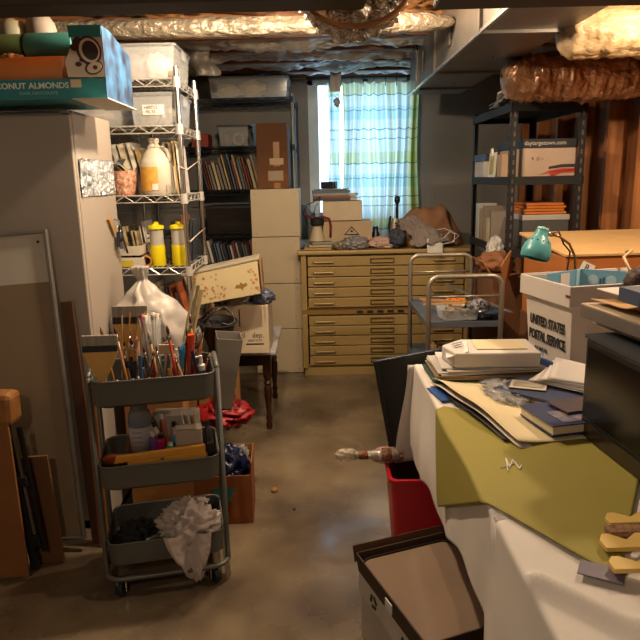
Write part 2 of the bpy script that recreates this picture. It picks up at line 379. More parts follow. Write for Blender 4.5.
# ------------------------------------------------------------------ flat file cabinet
FX0, FX1, FY = -.13, 1.10, 4.6; FW = FX1-FX0
t = thing('flat_file_cabinet', 'wide tan metal flat file cabinet with shallow drawers under the window', 'cabinet', ((FX0+FX1)/2, FY, 0), rot=math.radians(-.6))
obj('base', MB().box((0, .45, .03), (FW-.02, .86, .06)), M_tan, t)
for (z0, n) in ((.06, 5), (.50, 5)):
    hgt = .41
    body = MB(); body.box((-FW/2+.02, .45, z0+hgt/2), (.04, .9, hgt)).box((FW/2-.02, .45, z0+hgt/2), (.04, .9, hgt)).box((0, .885, z0+hgt/2), (FW-.08, .03, hgt))
    body.box((0, .46, z0+.01), (FW-.08, .86, .02)).box((0, .46, z0+hgt-.01), (FW-.08, .86, .02))
    o = obj('body', body, M_tan, t, bevel=.004, label='lower drawer case' if z0 < .3 else 'upper drawer case')
    dh = (hgt-.03)/n
    for k in range(n):
        zc = z0+.018+dh*(k+.5)
        dr = obj('drawer', MB().box((0, .02, zc), (FW-.10, .035, dh-.007)).box((0, .4, zc), (FW-.14, .72, dh-.03)), M_tan, t, bevel=.003)
        for sx in (-1, 1):
            x = -.45
            if sx < 0:
                obj('handle', MB().tube([(x-.075, .004, zc), (x-.07, -.016, zc-.003), (x+.07, -.016, zc-.003), (x+.075, .004, zc)], .006, 6), M_tan, dr)
            else:
                x = .42; obj('handle', MB().tube([(x-.075, .004, zc), (x-.07, -.016, zc-.003), (x+.07, -.016, zc-.003), (x+.075, .004, zc)], .006, 6), M_tan, dr)
                x = -.025; f = MB()
                f.box((x, -.001, zc+.015), (.17, .010, .007)).box((x, -.001, zc-.015), (.17, .010, .007)).box((x-.084, -.001, zc), (.007, .010, .036)).box((x+.084, -.001, zc), (.005, .008, .034))
                obj('label_holder', f, mat('dark_tan_metal', '#5f4a24', .4, .3), dr)  # holders a darker tan than the drawers
sp = MB().box((0, .45, .485), (FW, .9, .03)); o = obj('spacer_strip', sp, mat('spacer_wood', '#8c6a35', .6), t)
for k in range(5): obj('vent_slot', MB().box((-.19+.075*k, -.001, .485), (.045, .006, .018)), M_black, t)
obj('top', MB().box((0, .45, .925), (FW+.05, .95, .03)), M_tan, t, bevel=.008)
TZ = .941
# ------------------------------------------------------------------ white stacked cubes
c0 = None
for k in range(4):
    lab = ['bottom white cube unit standing on the floor beside the tan file', 'second white cube from the floor in the stack of four', 'third white cube from the floor in the stack of four', 'top white cube of the stack, under the brown carton'][k]
    if k == 0:
        c0 = thing('cube_unit', lab, 'cube', (-.31, 4.88, 0), group='white cube units stacked by the file')
        M_cubew = mat('cube_laminate', '#b9a98c', .55, var=.05)
        obj('cube_body', MB().box((0, 0, .1725), (.355, .35, .343)), M_cubew, c0, bevel=.004)
        f = obj('front_panel', MB().box((0, -.179, .1725), (.351, .01, .339)), M_cubew, c0, bevel=.003)
        for sx in (-1, 1):
            for z in (.03, .31): obj('screw_cap', MB().lathe([(.0045, 0), (.0045, .002), (0, .0025)], 8, Matrix.Translation((sx*.145, -.184, z)) @ Matrix.Rotation(H2, 4, 'X')), M_steel, f)
    else:
        c = copy_tree(c0); c.location = (-.31+.004*(k % 2), 4.88, .3455*k); c['label'] = lab
t = thing('tall_carton', 'tall narrow brown carton with taped label standing on the top white cube', 'box', (-.312, 4.86, 1.3835), rot=math.radians(-2))
obj('carton_body', MB().box((0, 0, .2275), (.225, .24, .455)), M_cardd, t, bevel=.004)
obj('shipping_label', MB().box((.03, -.1215, .19), (.10, .002, .045)), mat('beige_label', '#b49a78', .6), t)
obj('shipping_label', MB().box((.02, -.1215, .09), (.11, .002, .07)), mat('grey_label', '#98856c', .6), t)
obj('packing_tape', MB().box((.03, -.1208, .24), (.045, .001, .17)), mat('shiny_tape', '#a07040', .2), t)
obj('packing_tape', MB().box((.03, -.1208, .02), (.045, .001, .04)), MATS['shiny_tape'], t)
# ================================================================== LEFT SIDE
# ------------------------------------------------------------------ wire racks
def wire_rack(name, label, x0, x1, y0, y1, zs, ztop, m, shelf_m=None):
    t = thing(name, label, 'shelf', ((x0+x1)/2, (y0+y1)/2, 0)); w, d = (x1-x0)/2, (y1-y0)/2
    for sx in (-1, 1):
        for sy in (-1, 1):
            p = MB().tube([(sx*w, sy*d, .02), (sx*w, sy*d, ztop)], .0125, 12)
            z = .1
            while z < ztop-.02: p.tube([(sx*w, sy*d, z), (sx*w, sy*d, z+.003)], .0134, 12); z += .05
            po = obj('post', p, m, t, smooth='auto')
            obj('foot', MB().lathe([(.018, 0), (.018, .012), (.008, .02)], 12, Matrix.Translation((sx*w, sy*d, 0))), M_rubber, po)
    for z in zs:
        s = MB()
        for zz, r in ((z, .0035), (z-.032, .003)):
            s.tube([(-w, -d, zz), (w, -d, zz)], r, 6).tube([(-w, d, zz), (w, d, zz)], r, 6)
            s.tube([(-w, -d, zz), (-w, d, zz)], r, 6).tube([(w, -d, zz), (w, d, zz)], r, 6)
        for sy in (-1, 1):
            n = int(2*w/.045); pts = [(-w+2*w*k/n, sy*d, z-(.032 if k % 2 else 0)) for k in range(n+1)]; s.tube(pts, .0034, 5)
        for sx in (-1, 1):
            n = int(2*d/.045); pts = [(sx*w, -d+2*d*k/n, z-(.032 if k % 2 else 0)) for k in range(n+1)]; s.tube(pts, .0025, 5)
        n = int(2*w/.026)
        for k in range(1, n): x = -w+2*w*k/n; s.tube([(x, -d, z+.001), (x, d, z+.001)], .0018, 4, caps=False)
        for y in (-d*.4, d*.4): s.tube([(-w, y, z-.004), (w, y, z-.004)], .003, 5)
        for sx in (-1, 1):
            for sy in (-1, 1): s.lathe([(.0136, z-.04), (.019, z-.04), (.017, z+.006), (.0136, z+.006)], 12, Matrix.Translation((sx*w, sy*d, 0)))
        obj('wire_shelf', s, shelf_m or m, t)
    return t
SZ = [1.904, 1.70, 1.387, 1.045, .715, .25]
RX0, RX1, RY0, RY1 = -1.56, -.625, 3.06, 3.50
wire_rack('wire_shelving', 'chrome wire shelving rack crammed with art supplies, behind the white cabinet', RX0, RX1, RY0, RY1, SZ, 1.955, M_chrome, M_wire)
SZ2 = [2.05, 1.70, 1.372, 1.045, .80, .35]
wire_rack('wire_shelving', 'dark wire shelving rack at the back wall beside the blue window', -1.35, -.175, 5.06, 5.50, SZ2, 2.075, M_steel, mat('dark_wire', '#4a4c50', .4, .7))
PAL = ['#8a2c22', '#5b6f86', '#c7b48a', '#2f3b4d', '#9a7a4a', '#3e5a48', '#d8ccb4', '#6d2f3a', '#b9a06a', '#44403c', '#a85a34', '#dcd6c8', '#27323c', '#84786a']
PN = ['red', 'slate blue', 'tan', 'navy', 'ochre', 'green', 'cream', 'maroon', 'straw-coloured', 'charcoal', 'rust', 'white', 'near-black', 'taupe']
M_pages = mat('book_pages', '#c9bfa6', .85, var=.1, bump=.2, bscale=90)
def book(x, y, z, th, h, d, lean, ci, label, group, yaw=0, cat='book'):
    """upright book, spine toward -y; the lower left edge rests on the shelf when leaning"""
    t = thing('book', label, cat, (x, y, z+th*abs(math.sin(lean))*.5+.002), rot=(0, lean, yaw), group=group)
    m = colmat(PAL[ci])
    c = MB(); c.box((-th/2+.0015, 0, h/2), (.003, d, h)).box((th/2-.0015, 0, h/2), (.003, d, h)).box((0, -d/2+.0015, h/2), (th, .003, h))
    obj('cover', c, m, t); obj('pages', MB().box((0, .003, h/2), (max(th-.007, .003), d-.01, h-.008)), M_pages, t)
    return t
def row(x0, x1, y, z, hmin, hmax, lean, where, group, pal=None, th=(.014, .034), d=.17, jit=.04, gap=.004):
    x = x0; k = 0
    while x < x1:
        w = R.uniform(*th); h = R.uniform(hmin, hmax); ci = R.choice(pal or range(len(PAL))); l = lean+R.uniform(-jit, jit)*.3
        o = R.choice(['', 'thick ' if w > .025 else 'thin '])
        s = math.cos(l)
        book(x+w/2, y+R.uniform(-.012, .012), z, w, h, d, l, ci, '%s%s book, %s from the left %s' % (o, PN[ci], ORD[k], where), group)
        x += (w+gap)/s; k += 1
# rear rack rows
row(-.86, -.45, 5.22, SZ2[2]+.002, .19, .28, -.22, 'beside the brown carton on the rear rack', 'slanted books on the rear rack', th=(.012, .028), pal=[0, 1, 2, 3, 4, 8, 9, 10, 12, 13, 9, 12, 7])
row(-.92, -.44, 5.20, SZ2[4]+.002, .13, .18, -.2, 'in the row just above the flowered box', 'small books on the low rear shelf', th=(.012, .026), pal=[0, 1, 9, 12, 7, 13, 10, 3, 11])
row(-.90, -.52, 5.20, .352, .18, .25, -.15, 'on the lowest shelf of the rear rack', 'books on the lowest rear shelf', th=(.02, .04))
# front rack: shelf 3 magazines
row(-1.08, -.82, 3.30, SZ[2]+.002, .22, .275, -.2, 'in the row behind the white jug', 'pale slanting books behind the jug', pal=[6, 2, 11, 6, 8, 2, 9], th=(.018, .036), gap=.006)
row(-.735, -.655, 3.30, SZ[2]+.002, .23, .28, -.05, 'standing right of the white jug', 'books right of the jug', pal=[6, 11, 8, 3, 9], th=(.014, .026))
row(-.99, -.86, 3.34, SZ[3]+.002, .15, .22, -.12, 'behind the stacked white trays', 'books behind the white trays', pal=[5, 6, 2, 11, 9], th=(.012, .024))
row(-.76, -.66, 3.36, SZ[3]+.002, .19, .25, .08, 'behind the two yellow canisters', 'books behind the yellow canisters', pal=[4, 9, 2, 10, 12], th=(.014, .028))
row(-.95, -.68, 3.30, SZ[4]+.035, .13, .2, -.25, 'on the shelf under the yellow canisters', 'brown folders under the canisters', pal=[4, 9, 10, 2, 12, 13], th=(.01, .022))
row(-1.5, -1.12, 3.28, SZ[2]+.002, .19, .26, -.06, 'at the wall end of the chrome rack', 'books hidden behind the cabinet')
# small crooked papers pile on rear rack next to the front rack post
def bin_(name, label, loc, w, d, h, lidm, bodym, inner, rz=0, cat='bin', flare=.0, lid=True, group=None, seed=0):
    t = thing(name, label, cat, loc, rz, group)
    obj('bin_body', MB().tray((0, 0, 0), (w-.03, d-.03, h-.012), .003, .012), bodym, t, bevel=.002)
    if lid:
        l = MB(); l.prism(rrect(w+.012, d+.012, .02), .014, Matrix.Translation((0, 0, h-.014))).prism(rrect(w-.05, d-.05, .02), .006, Matrix.Translation((0, 0, h)))
        obj('lid', l, lidm, t, bevel=.002)
        for sx in (-1, 1): obj('latch', MB().box((sx*(w/2+.006), 0, h-.03), (.01, .07, .04)), lidm, t, bevel=.003)
    for k, (x, y, z, sx, sy, sz, cm) in enumerate(inner):
        obj('contents', MB().blob((x, y, z), (sx, sy, sz), .35, 2.5, seed+k, 26, 16), colmat(cm), t, smooth=True)
    return t
bin_('storage_bin', 'clear plastic bin of pinkish and cream cloth on the topmost chrome shelf', (-.765, 3.28, SZ[0]+.004), .265, .36, .155, M_cloudy, M_clear, [(-.06, -.08, .065, .11, .16, .11, '#c08a86'), (.03, -.09, .07, .14, .14, .11, '#e6dccb'), (0, .08, .06, .2, .14, .1, '#d2c8a8'), (.07, -.05, .05, .07, .1, .08, '#c9b9a2')])
t = bin_('storage_bin', 'clear drawer bin with handwritten paper label on the second chrome shelf', (-.745, 3.26, SZ[1]+.004), .22, .36, .145, M_cloudy, M_cloudy, [(-.05, -.05, .05, .1, .2, .08, '#c8b06a'), (.04, 0, .05, .1, .2, .08, '#d8d2c4')])
lb = obj('paper_label', MB().box((.0, -.172, .07), (.10, .002, .045)), M_paper, t)
text('label_writing', 'NEEDLE', .018, M_ink, t, (-.042, -.174, .074), (H2, 0, 0)); text('label_writing', 'FELTS', .018, M_ink, t, (-.036, -.174, .055), (H2, 0, 0))
bin_('storage_bin', 'second clear bin hidden beside the snack carton on the upper chrome shelf', (-1.03, 3.28, SZ[1]+.004), .26, .36, .14, M_cloudy, M_cloudy, [(0, 0, .05, .2, .3, .08, '#b9a888')])
bin_('storage_bin', 'long clear bin of yellowed paper on top of the rear rack', (-.50, 5.28, SZ2[0]+.004), .60, .38, .155, M_cloudy, M_clear, [(-.17, -.1, .06, .2, .16, .1, '#e0cf98'), (.02, -.12, .07, .2, .12, .12, '#cdb67c'), (.14, 0, .05, .3, .3, .08, '#7d8076'), (-.05, .08, .06, .5, .16, .1, '#8e8a7c')])
bin_('storage_bin', 'small clear bin with tan tape ring inside on the second rear shelf', (-.63, 5.24, SZ2[1]+.004), .24, .3, .155, colmat('#3d3f44'), M_cloudy, [(-.06, -.08, .05, .07, .1, .08, '#a88a86'), (.0, .08, .06, .18, .1, .1, '#5c5250')])
single('tape_roll', MB().lathe([(.028, -.012), (.045, -.012), (.045, .012), (.028, .012), (.028, -.012)], 24, Matrix.Rotation(H2, 4, 'X')), mat('tan_tape', '#b59a5e', .5), 'tan tape ring standing upright in the small bin on the rear rack', 'tape', (-.60, 5.155, SZ2[1]+.06), smooth='auto')
bin_('storage_bin', 'blue tinted bin beside the tape-ring bin on the rear rack', (-.43, 5.25, SZ2[1]+.004), .12, .3, .16, colmat('#7fa3c8'), mat('blue_clear', '#7aa4d0', .2, trans=.6, ior=1.1), [(0, 0, .05, .07, .2, .08, '#5c7ca0')])
t = bin_('storage_bin', 'dark bin with tan scraps and a blue bag corner on the middle rear shelf', (-.68, 5.24, SZ2[3]+.004), .40, .34, .20, colmat('#17191d'), mat('smoked_plastic', '#3a3430', .15, trans=.5, ior=1.1), [(.02, -.1, .05, .24, .1, .08, '#8a6f40'), (-.1, .05, .06, .18, .16, .12, '#2c2a28')])
single('plastic_bag', MB().blob((0, 0, .1), (.14, .2, .2), .4, 3, 11, ridge=True), mat('blue_bag_film', '#3a68b8', .25, var=.2), 'blue plastic bag stuffed beside the dark bin on the rear rack', 'bag', (-.45, 5.22, SZ2[3]+.012), smooth=True)
# red canister glimpsed beyond the top of the chrome rack
single('red_box', MB().box((0, 0, .05), (.13, .2, .10)), colmat('#8e2812'), 'red-orange box on the rear rack behind the chrome posts', 'box', (-.90, 5.25, SZ2[0]-.35+.004), bevel=.004)
# ------------------------------------------------------------------ jug
t = thing('gallon_jug', 'white translucent gallon jug with yellow label on the third chrome shelf', 'jug', (-.775, 3.17, SZ[2]+.002), -.1)
jp = [(.0, 0), (.068, .0), (.075, .01), (.075, .145), (.070, .16), (.028, .228), (.022, .235), (.022, .245)]
obj('jug_body', MB().lathe(jp, 28, sy=.85), mat('hdpe_white', '#cfc6b4', .4, trans=.1, var=.03), t, smooth='auto')
obj('cap', MB().lathe([(.025, .243), (.025, .262), (0, .264)], 16), mat('cap_white', '#ddd6c8', .5), t)
obj('jug_handle', MB().tube([(.035, 0, .222), (.062, 0, .205), (.072, 0, .175), (.070, 0, .15)], .010, 8), MATS['hdpe_white'], t, smooth=True)
lab = MB(); n = 12
lab.grid(lambda u, v: (.0765*math.sin(-.85+1.25*u), -.0655*math.cos(-.85+1.25*u), .02+.11*v), 12, 1)
obj('jug_label', lab, mat('jug_label', '#c98f2e', .5, col2='#d8a850', scale=30), t, solid=.001)
lab = MB().grid(lambda u, v: (.078*math.sin(.02+.36*u), -.067*math.cos(.02+.36*u), .022+.03*v), 5, 1)
obj('barcode_patch', lab, M_paper, t, solid=.001)
# woven terracotta basket
t = thing('woven_basket', 'small terracotta woven basket with paper scraps left of the jug', 'basket', (-.93, 3.15, SZ[2]+.002))
bk = mat('woven_red', '#a05a40', .8, scale=60, col2='#dab79a', bump=.8, bscale=80)
obj('basket_body', MB().lathe([(0, 0), (.05, 0), (.062, .06), (.066, .115), (.062, .115), (.055, .02), (0, .01)], 20), bk, t, smooth='auto')
for k, (cm, a) in enumerate([('#d8c06a', .3), ('#6f7276', -.5), ('#dcd4c0', 1.2), ('#4d5258', 2.2)]):
    obj('paper_scrap', MB().grid(lambda u, v, k=k: (-.05+.09*u, -.02+.05*v+.01*k, .115+.03*math.sin(u*4+k)+.012*k), 6, 3), colmat(cm), t, rot=(0, 0, a*.5), solid=.001)
# string tied on post
def cord(name, pts, r, m, label, cat='string', **k): return single(name, MB().tube(pts, r, 6), m, label, cat, smooth=True, **k)
M_str = mat('white_string', '#c4bbae', .8)
cord('string', [(RX1-.01, RY0-.018, 1.52), (RX1+.02, RY0-.004, 1.50), (RX1+.02, RY0+.2, 1.53), (RX1+.016, RY1-.02, 1.56)], .0025, M_str, 'white string tied between the chrome posts beside the jug')
cord('string', [(RX1-.02, RY0-.018, 1.49), (RX1-.01, RY0-.022, 1.53), (RX1-.035, RY0-.02, 1.515), (RX1-.03, RY0-.022, 1.44), (RX1-.028, RY0-.02, 1.40)], .003, M_str, 'dangling knotted end of white string on the front chrome post by the jug')
cord('string', [(RX1+.019, RY0-.016, 1.17), (RX1+.02, RY0+.2, 1.19), (RX1+.018, RY1-.02, 1.20)], .0028, M_str, 'white string between the chrome posts at the yellow canisters')
# yellow canisters
def canister(x, label, h=.2):
    t = thing('yellow_canister', label, 'canister', (x, 3.15, SZ[3]+.002))
    obj('canister_body', MB().lathe([(0, 0), (.036, 0), (.038, .004), (.036, h*.50), (.034, h*.5)], 20), M_yel, t, smooth='auto')
    obj('clear_sleeve', MB().lathe([(.034, h*.5), (.033, h*.88)], 20), mat('sleeve_grey', '#b7b3a8', .3), t, smooth='auto')
    obj('cap', MB().lathe([(.036, h*.88), (.040, h*.90), (.038, h*.97), (.014, h), (.012, h*1.06), (0, h*1.07)], 20), M_yel, t, smooth='auto')
    for k in range(3): obj('bead', MB().lathe([(0, -.006), (.006, 0), (0, .006)], 8, Matrix.Translation((-.040, -.004, h*(.55+.12*k)))), M_black, t)
    return t
canister(-.79, 'left yellow canister with grey sleeve, by the white trays')
canister(-.684, 'right yellow canister with grey sleeve, by the chrome post')
single('white_tray', MB().tray((0, 0, 0), (.17, .2, .045), .003, .004), mat('tray_white', '#d8d0c0', .5), 'white shallow tray, upper of two stacked left of the yellow canisters', 'tray', (-.94, 3.17, SZ[3]+.062))
t = single('white_tray', MB().tray((0, 0, 0), (.18, .2, .05), .003, .004), MATS['tray_white'], 'white tray with yellow sticker, lower of two beside the yellow canisters', 'tray', (-.94, 3.17, SZ[3]+.002))
obj('yellow_sticker', MB().box((.02, -.104, .022), (.06, .002, .03)), colmat('#cdb83a'), t)
single('paper_roll', MB().lathe([(.02, -.06), (.027, -.06), (.027, .06), (.02, .06), (.02, -.06)], 18, Matrix.Rotation(H2, 4, 'X')), M_card, 'small cardboard tube lying on end between tray and left canister', 'tube', (-.855, 3.16, SZ[3]+.029), (0, 0, .3), smooth='auto')
for k, (x, c, h) in enumerate([(-1.02, '#3f5a3c', .22), (-1.00, '#d8d4c8', .25)]):
    pass
# white board lying on the fifth shelf
single('white_board', MB().box((0, 0, .015), (.86, .5, .03)), mat('white_laminate', '#d9cfbe', .5, var=.03), 'long white board lying across the lower chrome shelf', 'board', (-1.08, 3.25, SZ[4]+.004), bevel=.003)
for k in range(3):
    single('cardboard_box', MB().box((0, 0, .12), (.26, .34, .24)), M_cardd, ['brown carton low on the chrome rack near the post', 'brown carton in the middle low down on the chrome rack', 'brown carton at the wall end low on the chrome rack'][k], 'box', (-.80-.28*k, 3.27, SZ[5]+.004), bevel=.004)
# ------------------------------------------------------------------ big cabinet
CX = -.92; CY0, CY1 = 2.50, 2.97
t = thing('storage_cabinet', 'tall off-white metal cabinet at the left with a snack carton on top', 'cabinet', (CX-.405, CY0, 0))
obj('cabinet_body', MB().box((0, .245, .875), (.82, .45, 1.69)), M_cab, t, bevel=.008)
obj('kick_base', MB().box((0, .25, .015), (.78, .43, .03)), M_black, t)
d = obj('door', MB().box((0, .008, .87), (.816, .022, 1.665)), M_cab, t, bevel=.005)
obj('hinge_cap', MB().box((.39, .0, 1.712), (.03, .03, .012)), M_steel, t, bevel=.003)
single('foil_sheet', MB().grid(lambda u, v: (.003+.009*abs(noise.noise(Vector((u*13, v*2.2, 1))))*1.8+.008*noise.noise(Vector((u*34, v*4, 4)))+.006, .01+.42*u, 1.40+.145*v), 110, 60), foil_mat('wall_foil', '#dde6ee', .25, .9, 45, .6), 'crinkled silver foil sheet fixed to the side of the tall cabinet', 'foil', (CX, CY0+.02, 0), smooth=True)
def fish(name, label, y, z, pts, m, cat): return single(name, MB().tube(pts, .008, 8), m, label, cat, (CX+.018, y, z), smooth=True)
t = thing('keyring', 'bunch of dark keys and fobs hanging on the cabinet side', 'keys', (CX+.008, 2.90, 1.27))
obj('hook', MB().tube([(0, 0, .02), (.02, 0, .015), (.022, 0, -.005)], .004, 6), M_steel, t)
obj('ring', MB().tube([(.02, .02*math.cos(a), -.02+.02*math.sin(a)) for a in [2*PI*k/14 for k in range(14)]], .002, 6, closed=True), M_chrome, t)
for k in range(4): obj('key', MB().bar((.02, .012*(k-1.5), -.035), (.02+.006*k, .022*(k-1.5), -.10-.012*k), .016, .004), [M_black, colmat('#2a2d4c'), M_steel, M_mahog][k], t)
obj('fob', MB().blob((.022, .0, -.06), (.025, .05, .05), .3, 3, 5, 16, 10), colmat('#1b1d33'), t, smooth=True)
single('wooden_clip', MB().bar((0, -.03, .0), (0, .03, -.07), .012, .02), M_lightwood, 'small wooden clip on the cabinet side next to the keys', 'clip', (CX+.012, 2.84, 1.30))
# ------------------------------------------------------------------ snack carton
BX0, BX1, BY0, BY1, BZ = -1.43, -.725, 2.33, 2.68, 1.737
M_tq = mat('turquoise_print', '#1e7f8a', .5, var=.05)
t = thing('snack_carton', 'turquoise printed snack carton tray of paper rolls on top of the cabinet', 'box', ((BX0+BX1)/2, (BY0+BY1)/2, BZ), math.radians(1))
W, D = BX1-BX0, BY1-BY0
obj('carton_tray', MB().tray((0, 0, 0), (W, D, .066), .004), M_tq, t)
# tall right end with cut-out profile
e = [(-D/2, 0), (D/2, 0), (D/2, .195), (-D/2+.10, .235), (-D/2, .235)]
ex = MB().prism(e, .005, Matrix(((0, 0, 1, W/2-.002), (1, 0, 0, 0), (0, 1, 0, 0), (0, 0, 0, 1))))
obj('end_panel', ex, mat('carton_side_print', '#3f6c98', .35, scale=14, col2='#25293c'), t)
fp = MB().prism([(W/2-.125, .07), (W/2, .07), (W/2, .235), (W/2-.11, .235), (W/2-.10, .18), (W/2-.13, .12)], .005, Matrix(((1, 0, 0, 0), (0, 0, -1, -D/2+.004), (0, 1, 0, 0), (0, 0, 0, 1))))
fo = obj('front_panel', fp, mat('panel_cream_print', '#cfc8b8', .5, var=.08), t)
pm = MB().prism([(W/2-.108, .198), (W/2, .198), (W/2, .236), (W/2-.112, .236)], .002, Matrix(((1, 0, 0, 0), (0, 0, -1, -D/2-.001), (0, 1, 0, 0), (0, 0, 0, 1)))); obj('top_band', pm, M_tq, fo)
def ell(cx, cz, rx, rz, m, dy, ring=0, a0=0):
    n = 28; P = [(cx+rx*math.cos(a)*math.cos(a0)-rz*math.sin(a)*math.sin(a0), cz+rx*math.cos(a)*math.sin(a0)+rz*math.sin(a)*math.cos(a0)) for a in [2*PI*k/n for k in range(n)]]
    obj('printed_nut', MB().prism(P, .0015, Matrix(((1, 0, 0, 0), (0, 0, -1, -D/2-.001-dy), (0, 1, 0, 0), (0, 0, 0, 1)))), m, fo)
brn = colmat('#3f1a18'); crm = colmat('#d8cfbf'); dk = colmat('#241815')
ell(W/2-.045, .155, .042, .048, brn, .0008, a0=.4); ell(W/2-.043, .155, .034, .040, crm, .0024, a0=.4); ell(W/2-.040, .155, .026, .032, dk, .004, a0=.4)
ell(W/2-.033, .10, .032, .022, brn, .0008, a0=.3); ell(W/2-.031, .10, .026, .017, crm, .0024, a0=.3); ell(W/2-.028, .10, .008, .007, brn, .004)
ell(W/2-.085, .112, .011, .008, brn, .0008); ell(W/2-.073, .125, .008, .006, brn, .0008); ell(W/2-.085, .185, .018, .012, brn, .0008, a0=.8); ell(W/2-.095, .165, .014, .010, brn, .0008, a0=-.5)
text('brand_lettering', 'COCONUT ALMONDS', .027, colmat('#d8e4dc'), t, (W/2-.125, -D/2-.0008, .036), (H2, 0, 0), 1.08, .0006, 'RIGHT', bold=.0006)
text('small_lettering', 'DARK CHOCOLATE', .014, colmat('#8fc4c0'), t, (W/2-.165, -D/2-.0008, .016), (H2, 0, 0), 1.05, .0006, 'RIGHT')
obj('sticker', MB().box((W/2-.10, -D/2-.002, .050), (.036, .002, .026)), colmat('#cdbfa0'), t)
obj('cream_flap', MB().box((W/2-.045, -.02, -.004), (.12, .38, .003)), crm, t)
# rolls lying in the carton
def roll(x, y, z, r, L, m, label, endm=None, yaw=0.0, group='rolled papers in the turquoise carton'):
    t = thing('paper_roll', label, 'roll', (x, y, z), yaw, group)
    mt = Matrix.Rotation(H2, 4, 'Y')
    obj('wrapper', MB().lathe([(r*.45, -L/2+.002), (r*.985, -L/2), (r, -L/2+.004), (r, L/2-.004), (r*.985, L/2), (r*.45, L/2-.002)], 28, mt), m, t, smooth='auto')
    obj('core', MB().lathe([(r*.36, -L/2-.002), (r*.45, -L/2-.002), (r*.45, L/2+.002), (r*.36, L/2+.002), (r*.36, -L/2-.002)], 20, mt), endm or M_card, t, smooth='auto')
z0 = BZ+.012
roll(-.985, 2.405, z0+.078, .062, .23, mat('orange_wrap', '#c87c40', .5), 'orange wrapped paper roll at the front of the carton on the cabinet')
roll(-1.22, 2.415, z0+.072, .058, .20, mat('mauve_wrap', '#a2607a', .5), 'mauve wrapped roll at the left front of the carton')
roll(-.955, 2.50, z0+.188, .050, .17, mat('teal_wrap', '#3f8884', .35), 'dark teal wrapped roll lying on top in the carton')
roll(-1.13, 2.50, z0+.185, .050, .16, mat('green_wrap', '#566a40', .4), 'dark green wrapped roll at the upper left of the carton')
roll(-1.0, 2.60, z0+.068, .055, .30, mat('grey_wrap', '#8b8178', .6), 'grey paper roll at the back of the carton')
def vroll(x, y, z, r, h, m, label, rot):
    t = thing('paper_roll', label, 'roll', (x, y, z), rot, 'rolled papers in the turquoise carton')
    obj('wrapper', MB().lathe([(r*.5, 0), (r, 0), (r, h*.8), (r*.8, h*.95), (r*.45, h)], 28), m, t, smooth=True); obj('core', MB().lathe([(r*.4, h*.9), (r*.45, h*1.01), (r*.38, h*1.01), (r*.36, h*.9)], 16), M_card, t)
vroll(-1.0, 2.60, z0+.13, .056, .19, mat('pale_grey_wrap', '#8f857d', .6), 'pale grey rounded bundle standing behind the teal roll', (0, -.2, 0))
vroll(-1.13, 2.60, z0+.13, .056, .175, mat('greenish_wrap', '#8d8a74', .6), 'greenish-white rounded bundle at the upper left of the carton', (.1, 0, 0))
single('crumpled_paper', MB().blob((0, 0, .03), (.13, .10, .07), .5, 3, 9, ridge=True), M_kraft, 'crumpled brown paper between the rolls in the carton', 'paper', (-1.07, 2.42, z0+.085), smooth=True)
single('can', MB().lathe([(0, 0), (.034, 0), (.034, .10), (.03, .105), (0, .105)], 20, Matrix.Rotation(H2, 4, 'X')), mat('white_dark_can', '#b5aca0', .4, col2='#15110f', scale=10), 'pale round canister end showing between the orange roll and the nut print', 'can', (-.845, 2.50, z0+.07), smooth='auto')
# ------------------------------------------------------------------ whiteboard leaning on the cabinet
lean = math.atan2(.14, 1.24)
t = thing('whiteboard', 'framed whiteboard with lower part painted darker as shade, leaning on the cabinet', 'board', (-1.33, 2.335, .03), (-lean, -.06, 0))
bw, bh = .72, 1.24
obj('backing', MB().box((0, .006, bh/2), (bw-.01, .008, bh-.01)), M_cardd, t)
obj('white_panel', MB().box((0, 0, bh-.105), (bw-.02, .006, .19)), mat('board_white', '#c2bcb2', .4, var=.03), t)
obj('shaded_panel', MB().box((0, 0, (bh-.2)/2), (bw-.02, .006, bh-.2)), mat('shaded_board', '#8a7860', .7, var=.08), t)  # shade on the lower board, put into the colour of its own panel
for sx in (-1, 1): obj('frame_rail', MB().box((sx*bw/2, 0, bh/2), (.014, .022, bh)), M_steel, t, bevel=.003)
for z in (0.007, bh-.007): obj('frame_rail', MB().box((0, 0, z), (bw, .022, .014)), M_steel, t, bevel=.003)
obj('pin', MB().lathe([(.005, -.002), (.005, .002), (0, .003)], 10, Matrix.Translation((bw/2-.032, -.005, bh-.045)) @ Matrix.Rotation(H2, 4, 'X')), M_black, t)
# dark plank between whiteboard and trolley
single('dark_plank', MB().box((0, 0, .5), (.045, .02, 1.0)), mat('plank_brown', '#4a2d18', .6), 'narrow dark brown plank leaning beside the whiteboard', 'plank', (-.935, 2.39, .004), (-.09, -.06, 0))
single('dark_plank', MB().box((0, 0, .33), (.035, .02, .66)), mat('plank_orange', '#7a4a22', .6), 'shorter brown plank leaning in front of the cabinet by the trolley', 'plank', (-.90, 2.36, .004), (-.1, -.03, 0))
